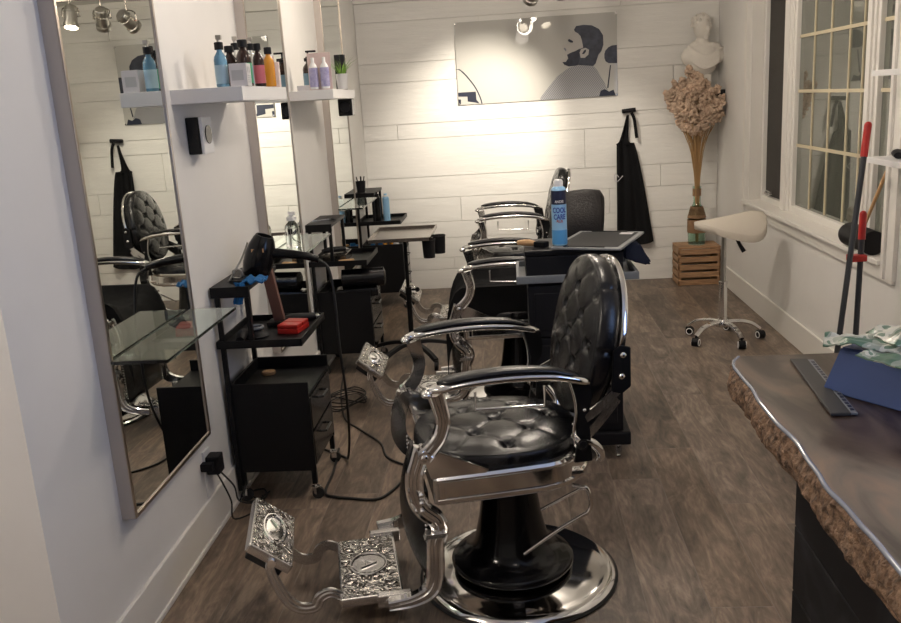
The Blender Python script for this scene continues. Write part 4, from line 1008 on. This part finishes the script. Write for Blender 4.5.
# ------------------------------------------------------------------ crate, vase, pampas
t = root('wooden_crate', 'slatted brown wooden crate in the back right corner', 'crate', (1.447, 6.93, 0), 0)
cw, cd, chh = .163, .13, .31
b = NB()
for i in range(5):
    z0 = .005 + i * .061
    box(b, (-cw, -cd, z0), (cw, -cd + .012, z0 + .042), .002); box(b, (-cw, cd - .012, z0), (cw, cd, z0 + .042), .002)
    box(b, (-cw, -cd, z0), (-cw + .012, cd, z0 + .042), .002); box(b, (cw - .012, -cd, z0), (cw, cd, z0 + .042), .002)
part('side_slats', b, 'pine', t)
b = NB(); [box(b, (sx * (cw - .013) - .011, sy * (cd - .013) - .011, 0), (sx * (cw - .013) + .011, sy * (cd - .013) + .011, chh - .014), .001) for sx in (-1, 1) for sy in (-1, 1)]; part('corner_posts', b, 'pine', t)
b = NB(); [box(b, (-cw, -cd + k * .0655, chh - .014), (cw, -cd + .061 + k * .0655, chh), .002) for k in range(4)]; part('top_boards', b, 'pine', t)
t = root('glass_bottle_vase', 'green glass bottle wrapped in jute twine, on the wooden crate', 'vase', (1.45, 6.93, chh))
b = NB(); prof = [(0, 0), (.062, 0), (.068, .008), (.068, .19), (.066, .24), (.055, .28), (.034, .315), (.028, .34), (.028, .44), (.034, .445), (.034, .46), (.024, .462)]
lathe(b, prof + [(.022, .44), (.022, .345), (.028, .315), (.05, .275), (.061, .235), (.063, .012), (0, .008)], 32); part('bottle_glass', b, 'greenglass', t)
for z0, z1, ra, rb in ((.215, .30, .071, .048), (.10, .20, .071, .071), (.385, .44, .032, .032)):
    b = NB(); n_ = 10; pf = []
    for i in range(n_ + 1):
        s = i / n_; rr = ra + (rb - ra) * s; pf += [(rr - .001, z0 + (z1 - z0) * (s - .05)), (rr + .003, z0 + (z1 - z0) * s)]
    lathe(b, [(pf[0][0] - .006, pf[0][1])] + pf + [(pf[-1][0] - .006, pf[-1][1])], 28); part('twine_wrap', b, 'twine', t)
t = root('pampas_bouquet', 'big bouquet of dried tan pampas plumes standing in the twine wrapped bottle', 'dried flowers', (1.45, 6.91, chh))
b = NB(); random.seed(3)
tips = []
for i in range(64):
    th = random.uniform(0, 2 * PI); rr = math.sqrt(random.random()); el = random.uniform(-1, 1)
    hh_ = math.sqrt(max(0, 1 - el * el)); X = math.cos(th) * (.35 + .65 * rr) * hh_ * .20 - .035; Y = math.sin(th) * rr * hh_ * .10 - .02; Z = 1.055 + el * .165
    tips.append(Vector((X, min(Y, .09), Z)))
tips.append(Vector((-.06, -.02, 1.27)))
b = NB()
for p in tips:
    tube(b, [(p.x * .05, p.y * .05, .02), (p.x * .10, p.y * .10, .46), (p.x * .18, p.y * .18, .62), (p.x * .34, p.y * .34, .78), (p.x * .9, p.y * .9, max(.84, p.z - .05))], .0028, 5, 3)
part('stems', b, 'stem', t)
def plume(c, d, L_, r):
    b = NB(); d = d.normalized()
    s = d.orthogonal().normalized(); u = d.cross(s)
    for k in range(110):
        f = random.random(); rad = r * math.sin(PI * min(1, .12 + f * .88)) ** .6
        a = random.uniform(0, 2 * PI); q = c + d * (f - .5) * L_ + (s * math.cos(a) + u * math.sin(a)) * rad * random.uniform(.3, 1)
        t_ = NB(); bmesh.ops.create_icosphere(t_, subdivisions=1, radius=random.uniform(.007, .014))
        for v in t_.verts: v.co *= 1 + random.uniform(-.35, .5)
        merge(b, t_, T(q) @ Euler((random.random() * 3, random.random() * 3, 0)).to_matrix().to_4x4() @ Matrix.Diagonal((1, .7, 1.5, 1)))
    return b
for p in tips:
    d = Vector((p.x * 2.5 + .08, p.y, .25 + (p.z - 1.0))) + Vector((random.uniform(-.1, .1), 0, random.uniform(-.1, .15)))
    bb = plume(p + Vector((0, 0, .02)), d, random.uniform(.12, .17), random.uniform(.034, .048))
    for v in bb.verts: v.co.y = min(v.co.y, .12); v.co.x = min(v.co.x, .19)
    part('plume', bb, 'pampas', t, angle=180)

# ------------------------------------------------------------------ bust
t = root('corner_shelf', 'small white block shelf in the back right corner carrying the bust', 'shelf', (1.50, 7.02, 1.46))
b = NB(); box(b, (-.07, -.07, 0), (.145, .095, .02), .003); part('shelf_board', b, 'trim', t)
b = NB(); box(b, (-.05, -.06, .02), (.06, .08, .155), .006); part('plinth', b, 'plaster', t)
b = NB()
bust = [((0, 0, .0), .05, (1.0, .8, .6)), ((0, .0, .055), .09, (1.15, .75, .75)), ((-.07, .01, .12), .075, (1.0, .8, .9)), ((.085, 0, .12), .08, (1.1, .8, .8)), ((0, 0, .13), .10, (1.25, .75, .8)), ((.0, 0, .21), .045, (1, .9, 1.3)), ((-.03, 0, .19), .05, (1.2, .8, .7)),
        ((.05, -.01, .185), .05, (1.6, .8, .45)), ((-.005, -.012, .30), .066, (.85, .95, 1.15)), ((.012, -.035, .265), .036, (.9, .8, .8))]
for c, r_b, s in bust: ball(b, c, r_b, 20, s)
ball(b, (.022, -.072, .292), .013, 10, (.7, 1.1, 1.6)); ball(b, (.018, -.068, .262), .012, 8, (1.2, .6, .5)); ball(b, (.0, -.06, .315), .016, 8, (1.2, .5, .5)); ball(b, (.038, -.058, .315), .016, 8, (1, .5, .5)); ball(b, (.012, -.055, .24), .018, 8)
random.seed(11)
for k in range(64):
    th = random.uniform(0, 2 * PI); ph = random.uniform(-.2, 1.35)
    p = Vector((-.008 + math.cos(th) * math.cos(ph) * .062, .0 + math.sin(th) * math.cos(ph) * .068, .315 + math.sin(ph) * .075))
    if p.y < -.035 and p.z < .35: continue
    ball(b, p, random.uniform(.012, .018), 8)
for k in range(5):     # cloak folds across the chest
    P = [(.15 - k * .01, -.02, .17 - k * .015), (.09, -.075, .15 - k * .02), (.0, -.085 + k * .003, .115 - k * .02), (-.07, -.06, .15 - k * .02), (-.10, -.0, .19 - k * .02)]
    tube(b, P, .008, 8, 5)
b = remeshed(b, .0055, 3); o = part('classical_bust', b, 'plaster', angle=180); tag(o, 'white plaster bust of a curly haired figure in a draped cloak, on the corner shelf', 'bust', loc=(1.492, 6.99, 1.617), rz=10)
o.scale = (1.10, .92, 1.12)
t = root('corner_speaker', 'little black box fixed on the right wall beside the pampas', 'speaker', (1.60, 6.93, 1.41))
b = NB(); box(b, (-.03, -.04, 0), (.05, .04, .085), .006); part('case', b, 'blackmatte', t)
b = NB(); cyl(b, (-.005, -.0405, .045), (-.005, -.043, .045), .022, n=18); part('driver', b, 'blackgloss', t)

# ------------------------------------------------------------------ apron on hook
t = root('apron', 'long black apron hanging from a hook on the back wall', 'apron', (.95, YB - .045, 1.36))
OUT = {0: (-.075, -.02), .25: (-.10, .035), .5: (-.10, .08), .75: (-.105, .11), 1: (-.11, .16)}
def apr(u, v):
    z = -.235 - u * .80
    l = -.10 - .012 * u; rgt = .00 + .155 * u ** .8 + .03
    x = l + (rgt - l) * v
    if u > .93: z -= .03 * math.sin(v * PI)
    return (x, -.012 * math.sin(v * 15 + u * 2) - .016 * math.sin(v * 7 + 1), z)
part('apron_body', drape(apr, 26, 26, .004), 'blackcloth', t, angle=70)
def bib(u, v):
    z = -.02 - u * .225
    w0 = .012 + .028 * u + .02 * max(0, u - .9) / .1; cx = -.012 - .036 * u
    return (cx + (v * 2 - 1) * w0 * (.6 + .4 * u), -.014 * math.sin(v * 9 + 1), z)
part('bib', drape(bib, 12, 12, .004), 'blackcloth', t, angle=70)
b = NB(); sweep(b, smooth_path([(.015, -.02, .0), (.035, -.025, -.05), (.045, -.025, -.12), (.055, -.02, -.20)], 4), [(-.012, -.002), (.012, -.002), (.012, .002), (-.012, .002)], up=(0, 1, 0)); part('neck_strap', b, 'blackcloth', t)
b = NB(); tube(b, [(-.09, -.03, -.50), (-.12, -.04, -.47), (-.125, -.04, -.52), (-.10, -.035, -.53), (-.06, -.035, -.49)], .003, 7, 4); part('waist_tie', b, 'label_white', t, label='white waist cord')
t2 = root('coat_hook', 'black peg hook above the apron on the back wall', 'hook', (.955, YB, 1.375))
b = NB(); cyl(b, (0, 0, 0), (0, -.06, 0), .008); sweep(b, [(-.06, -.045, -.004), (.045, -.045, .004)], circ(.016, 12)); part('peg', b, 'blackmatte', t2)

# ------------------------------------------------------------------ desk
t = root('reception_desk', 'reception desk with bark edged wooden slab and black board base', 'desk', (.472, 1.96, 0))
random.seed(5)
ys = [-i * .028 for i in range(72)]
pts = []
edge = []
for i, y in enumerate(ys):
    e = .022 * noise.noise(Vector((y * 3.1, 0, 2))) + .008 * noise.noise(Vector((y * 11, 3, 2)))
    if i < 4: e += (.035, .014, .005, .0)[i]
    edge.append((e, y + .0))
b = NB(); zt = .93
TH = .088
top = [b.verts.new((e, y, zt)) for e, y in edge]; topr = [b.verts.new((1.12, y, zt)) for e, y in edge]
for i in range(len(ys) - 1): b.faces.new((top[i], topr[i], topr[i + 1], top[i + 1]))
bot = [b.verts.new((e + .02, y, zt - TH)) for e, y in edge]; botr = [b.verts.new((1.12, y, zt - TH)) for e, y in edge]
for i in range(len(ys) - 1): b.faces.new((bot[i], bot[i + 1], botr[i + 1], botr[i])); b.faces.new((topr[i], botr[i], botr[i + 1], topr[i + 1])); b.faces.new((top[i], top[i + 1], bot[i + 1], bot[i]))
b.faces.new((top[0], bot[0], botr[0], topr[0])); b.faces.new((top[-1], topr[-1], botr[-1], bot[-1]))
bmesh.ops.recalc_face_normals(b, faces=b.faces[:]); sl = part('slab_top', b, 'desk', t)
# rough bark skin on the edge
b = NB(); NV = 12; rows = []
Y2 = [-i * .007 for i in range(285)]
def eat(y):
    k = min(len(edge) - 2, int(-y / .028)); f = -y / .028 - k; return edge[k][0] * (1 - f) + edge[k + 1][0] * f
for i, y in enumerate(Y2):
    row = []
    for j in range(NV + 1):
        s = j / NV; z = zt - .002 - s * (TH + .004 + .012 * noise.noise(Vector((y * 5, 1, 1))))
        bulge = .026 * math.sin(PI * min(1, s * 1.0)) * (.7 + .5 * noise.noise(Vector((y * 6, s * 2, 0)))) 
        d = .007 * noise.noise(Vector((y * 45, s * 6, 0))) + .006 * noise.noise(Vector((y * 120, s * 18, 5)))
        row.append(b.verts.new((eat(y) + .018 * s - bulge - (d if 0 < j < NV else 0), y + .004, z)))
    rows.append(row)
for A, B in zip(rows, rows[1:]):
    for j in range(NV): b.faces.new((A[j], B[j], B[j + 1], A[j + 1]))
ins = []
for A in (rows[0], rows[-1]):
    c = [b.verts.new((.06, v.co.y, v.co.z)) for v in A]
    for j in range(NV): b.faces.new((A[j], A[j + 1], c[j + 1], c[j]))
bmesh.ops.recalc_face_normals(b, faces=b.faces[:])
part('bark_edge', b, 'bark', sl, angle=20)
b = NB(); P = [(e + .001, y, zt - .002) for e, y in edge]; tube(b, P, .0045, 10); part('resin_edge', b, 'resin', sl, label='glossy rounded resin rim')
b = NB()
for k in range(6): box(b, (.050, -1.96, .005 + k * .14), (1.10, -.385, .1425 + k * .14), .0015, seg=1)
bs = part('board_base', b, 'deskbase', t)
b = NB(); box(b, (.0525, -1.955, .0), (1.09, -.389, .84)); part('board_gaps', b, 'grey', bs)
# things on the desk
t = root('heat_strip', 'flat black ruler like strip with a row of slots on the desk', 'strip', (.619, 1.735, .9315), -5.2)
b = NB(); box(b, (-.026, -.172, 0), (.010, .172, .006), .002); part('strip_body', b, 'darkstrip', t)
b = NB(); box(b, (.0102, -.168, 0), (.023, .168, .005), .002); part('slot_rail', b, 'greyblue', t)
b = NB(); [box(b, (.013, -.155 + k * .0175, .005), (.020, -.146 + k * .0175, .0058)) for k in range(18)]; part('slots', b, 'can_navy', t)
t = root('card_machine_box', 'dark blue wedge shaped box on the desk', 'box', (.611, 1.712, .93), -54.5)
b = NB(); prism(b, [(0, 0), (.34, 0), (.34, .085), (.30, .105), (.055, .105)] if False else [(0, 0.001), (.36, .001), (.36, .108), (.022, .092)], .17, T((0, 0, 0)), .003)
b.transform(rotm('Z', 0)); 
for v in b.verts:
    if v.co.z > .05: v.co.y += .022 * (1 if v.co.y < .1 else -.0)
colour('cobalt', (.035, .075, .24), .5); part('wedge_body', b, 'cobalt', t)
b = NB(); box(b, (.30, .07, .098), (.33, .20, .106), .002); part('lid_flap', b, 'can_navy', t) if False else b.free()
def pouch(label, loc, rz, sx, sy, h, seed, tilt=0):
    def f(u, v):
        a, c = u * 2 - 1, v * 2 - 1
        z = h * (1 - a ** 4) * (1 - c ** 4) + .010 * noise.noise(Vector((u * 4, v * 4, seed))) + .007 * abs(noise.noise(Vector((u * 9, v * 9, seed))))
        return (a * sx, c * sy, z)
    b = drape(f, 26, 22, .0025); b.transform(rotm('Y', tilt)); o = part('foil_pouch', b, 'bag', angle=50); return tag(o, label, 'pouch', None, loc, rz)
pouch('crumpled green and cream pouch on top of the blue box, lying leftmost', (.705, 1.665, 1.036), -22, .105, .038, .008, 1.5, 0)
pouch('green printed pouch heaped uppermost over the blue box', (.80, 1.68, 1.056), 8, .10, .055, .012, 4.2, -5)
pouch('green and white packet sliding off the near side of the blue box', (.735, 1.565, 1.028), -50, .10, .05, .003, 8.1, 4)

# ------------------------------------------------------------------ broom handles, roll, shelf clutter on the right wall
def pole(label, a, c, L1):
    a, c = Vector(a), Vector(c); t = root('broom', label, 'broom', tuple(c)); d = (a - c)
    b = NB(); cyl(b, (0, 0, 0) , tuple(d * .93), .0115, n=14); part('handle', b, 'polegrey', t)
    b = NB(); cyl(b, tuple(d * (1 - L1)), tuple(d * .992), .0145, n=14); ball(b, tuple(d * .992), .0145, 12); part('grip', b, 'red', t, label='red grip')
    return t, d
pa = pole('long handled broom with the higher red grip, leaning right of the stool', (1.418, 3.60, 1.36), (1.25, 3.45, .035), .10)
pb = pole('shorter dustpan pole with the lower red grip beside the broom', (1.425, 3.62, 1.0), (1.37, 3.50, .05), .115)
for (tt, d), w in ((pa, .14), (pb, .11)):
    b = NB(); box(b, (-w, -.02, -.03), (w, .02, .02), .006); part('head', b, 'blackmatte', tt)
b = NB(); box(b, (1.362, 3.565, .805), (1.43, 3.615, .832), .005); o = part('pole_clip', b, 'red'); tag(o, 'red clip joining the two leaning poles', 'clip')
t = root('leather_roll', 'thick black roll lying on the window sill', 'roll', (1.635, 4.12, .795))
b = NB(); sweep(b, [(0, -.10, 0), (0, .18, 0)], circ(.056, 28)); part('roll_body', b, 'blackmatte', t)
b = NB(); sweep(b, [(0, .1805, 0), (0, .20, 0)], circ(.05, 28)); part('end_cap', b, 'grey', t)
b = NB(); cyl(b, (0, 0, 0), (.05, -.22, .42), .008, n=10); o = part('wooden_stick', b, 'wood'); tag(o, 'thin wooden stick leaning on the window behind the black roll', 'stick', loc=(1.665, 4.21, .848))
for z, lab in ((1.185, 'lower white wall shelf beside the window, holding a hair clipper'), (1.535, 'upper white wall shelf beside the window, empty')):
    b = NB(); box(b, (1.49, 3.05, z), (XR, 3.78, z + .024), .002); o = part('side_shelf', b, 'white'); tag(o, lab, 'shelf', 'white side shelves')
clipper('black hair clipper on the lower white shelf beside the window', (1.545, 3.62, 1.2095), 70)

# ------------------------------------------------------------------ cords on the floor
b = NB(); tube(b, [(-1.05, 4.95, .006), (-0.992, 4.514, .006), (-0.895, 4.098, .006), (-0.797, 3.945, .006), (-0.664, 3.756, .006), (-0.608, 3.588, .006), (-0.508, 3.486, .006), (-.42, 3.40, .006)], .005, 8, 6); o = part('power_cord', b, 'wire'); tag(o, 'thin black cord crossing the floor from the tangled coil towards the nearest chair', 'cord')
b = NB(); tube(b, [(-0.849, 3.70, .006), (-0.825, 3.45, .006), (-0.819, 3.244, .006), (-0.77, 3.20, .006), (-0.713, 3.185, .006), (-0.594, 3.167, .006), (-0.536, 3.25, .006), (-0.488, 3.376, .006), (-.40, 3.45, .006)], .006, 8, 6); o = part('power_cord', b, 'wire'); tag(o, 'thicker black cord curving on the floor in front of the nearest trolley', 'cord')
random.seed(9); b = NB(); P = [(-1.04, 4.45, .006)]
for k in range(26):
    a = k * 1.15; P.append((-.93 + math.cos(a) * (.10 + .03 * math.sin(k * 2.3)), 4.32 + math.sin(a) * (.13 + .04 * math.cos(k * 1.7)), .006 + .0016 * k + .01 * abs(math.sin(k * 2.1))))
tube(b, P, .0032, 6, 5); o = part('tangled_cord', b, 'wire'); tag(o, 'tangled coil of thin black cord on the floor past the nearest trolley', 'cord')

# ------------------------------------------------------------------ track lights
t = root('track_light', 'metal ceiling track with three spot heads near the back wall', 'track light', (.40, 5.85, 0))
b = NB(); sweep(b, [(-.30, 0, 2.33), (.45, -.0, 2.33)], [(-.012, -.008), (.012, -.008), (.012, .008), (-.012, .008)], up=(0, 0, 1)); cyl(b, (.05, 0, 2.33), (.05, 0, ZC), .012); part('rail', b, 'pewter', t)
heads = [((-.21, 0), (-.42, 1.27, -.86), 2.175), ((-.04, .0), (.3, .8, -1.0), 2.20), ((.17, .0), (.0, -.3, -1), 2.225)]
for (x, y), dr, zh in heads:
    d = Vector(dr).normalized()
    b = NB(); cyl(b, (x, y, 2.325), (x, y, zh + .06), .005, n=8); tube(b, [(x - .058, y, zh), (x - .052, y, zh + .05), (x, y, zh + .065), (x + .052, y, zh + .05), (x + .058, y, zh)], .004, 6, 3); cyl(b, (x - .064, y, zh), (x + .064, y, zh), .004, n=8); part('yoke', b, 'pewter', t)
    m_ = T((x, y, zh)) @ Vector((0, 0, -1)).rotation_difference(d).to_matrix().to_4x4()
    b = NB(); pf = [(0, .07), (.035, .07), (.042, .058), (.042, .03), (.047, .028), (.042, .02), (.042, -.045), (.050, -.048), (.050, -.075), (.044, -.075), (.042, -.05), (0, -.05)]
    lathe(b, pf, 24, mtx=m_); hd = part('spot_head', b, 'steel', t)
    b = NB(); lathe(b, [(0, -.058), (.040, -.058), (.040, -.052), (0, -.052)], 20, mtx=m_); part('lens', b, 'lens', hd)
def spot(loc, to, e, size, col=(1, .90, .76), blend=.9, r=.03):
    l = bpy.data.lights.new('spot_lamp', 'SPOT'); l.energy = e; l.spot_size = R(size); l.spot_blend = blend; l.color = col; l.shadow_soft_size = r
    o = bpy.data.objects.new('spot_lamp', l); COL.objects.link(o); o.location = loc
    o.rotation_euler = (Vector(to) - Vector(loc)).to_track_quat('-Z', 'Y').to_euler(); return o
for ((x, y), dr, zh), e in zip(heads, (150, 45, 16)):
    d = Vector(dr).normalized(); p = Vector((.40 + x, 5.85 + y, zh)) + d * .085
    spot(p, p + d, e, 62)
def point(loc, e, col=(1, .88, .75), r=.10):
    l = bpy.data.lights.new('ceiling_bulb', 'POINT'); l.energy = e; l.color = col; l.shadow_soft_size = r
    o = bpy.data.objects.new('ceiling_bulb', l); COL.objects.link(o); o.location = loc
# recessed ceiling downlights over the room
k = 0
DL = [(.25, .9, 9), (.25, 2.9, 42), (.25, 4.6, 78), (-.70, 3.1, 10), (-.65, 4.8, 17), (.9, 5.4, 6), (-2.2, .7, 120)]  # last entry is an unseen extra lamp, added to brighten the return wall
NMS = ['first ceiling downlight from the camera over the aisle', 'second ceiling downlight over the aisle', 'third ceiling downlight over the aisle', 'ceiling downlight over the nearest trolley', 'ceiling downlight over the middle trolley', 'ceiling downlight above the saddle stool', 'unseen downlight left of the camera, added to brighten the return wall']
for (x, y, e), lab in zip(DL, NMS):
    t = root('ceiling_downlight', lab, 'ceiling light', (x, y, ZC))
    b = NB(); lathe(b, [(.045, -.001), (.065, -.001), (.065, -.006), (.05, -.008), (.045, -.006)], 28); part('trim_ring', b, 'plasticwhite', t)
    b = NB(); lathe(b, [(0, -.03), (.02, -.03), (.022, -.001), (0, -.001)], 24); part('bulb_socket', b, 'plasticwhite', t)
    point((x, y, ZC - .09), e * .42)
# added area lamp giving bluish light from the right, out of view
l = bpy.data.lights.new('added_blue_light', 'AREA'); l.shape = 'RECTANGLE'; l.size = 1.6; l.size_y = 1.05; l.energy = 19; l.color = (.38, .56, 1.0)
o = bpy.data.objects.new('added_blue_light', l); COL.objects.link(o); o.location = (XR + .01, .85, 1.525); o.rotation_euler = Vector((-1, 0, 0)).to_track_quat('-Z', 'Z').to_euler()

# ------------------------------------------------------------------ world, camera
w = bpy.data.worlds.new('dusk'); scene.world = w; w.use_nodes = True
w.node_tree.nodes['Background'].inputs[0].default_value = (.20, .26, .38, 1); w.node_tree.nodes['Background'].inputs[1].default_value = .3
cam = bpy.data.cameras.new('camera'); co = bpy.data.objects.new('camera', cam); COL.objects.link(co)
f_px = 865.24; cam.sensor_width = 36; cam.lens = f_px / 901 * 36; cam.clip_start = .02
y, p, r = R(-4.50223342), R(13.7986896), R(3.53105455)
Fv = Vector((math.sin(y) * math.cos(p), math.cos(y) * math.cos(p), -math.sin(p))); R0 = Vector((math.cos(y), -math.sin(y), 0)); D0 = Fv.cross(R0)
Rt = R0 * math.cos(r) + D0 * math.sin(r); Dn = -R0 * math.sin(r) + D0 * math.cos(r)
mw = Matrix((( Rt.x, -Dn.x, -Fv.x, 0), (Rt.y, -Dn.y, -Fv.y, 0), (Rt.z, -Dn.z, -Fv.z, 1.55), (0, 0, 0, 1)))
co.matrix_world = mw; scene.camera = co
vs = scene.view_settings; vs.view_transform = 'Standard'; vs.look = 'None'; vs.gamma = 1; vs.use_curve_mapping = False; vs.exposure = 0.12
scene.cycles.max_bounces = 8
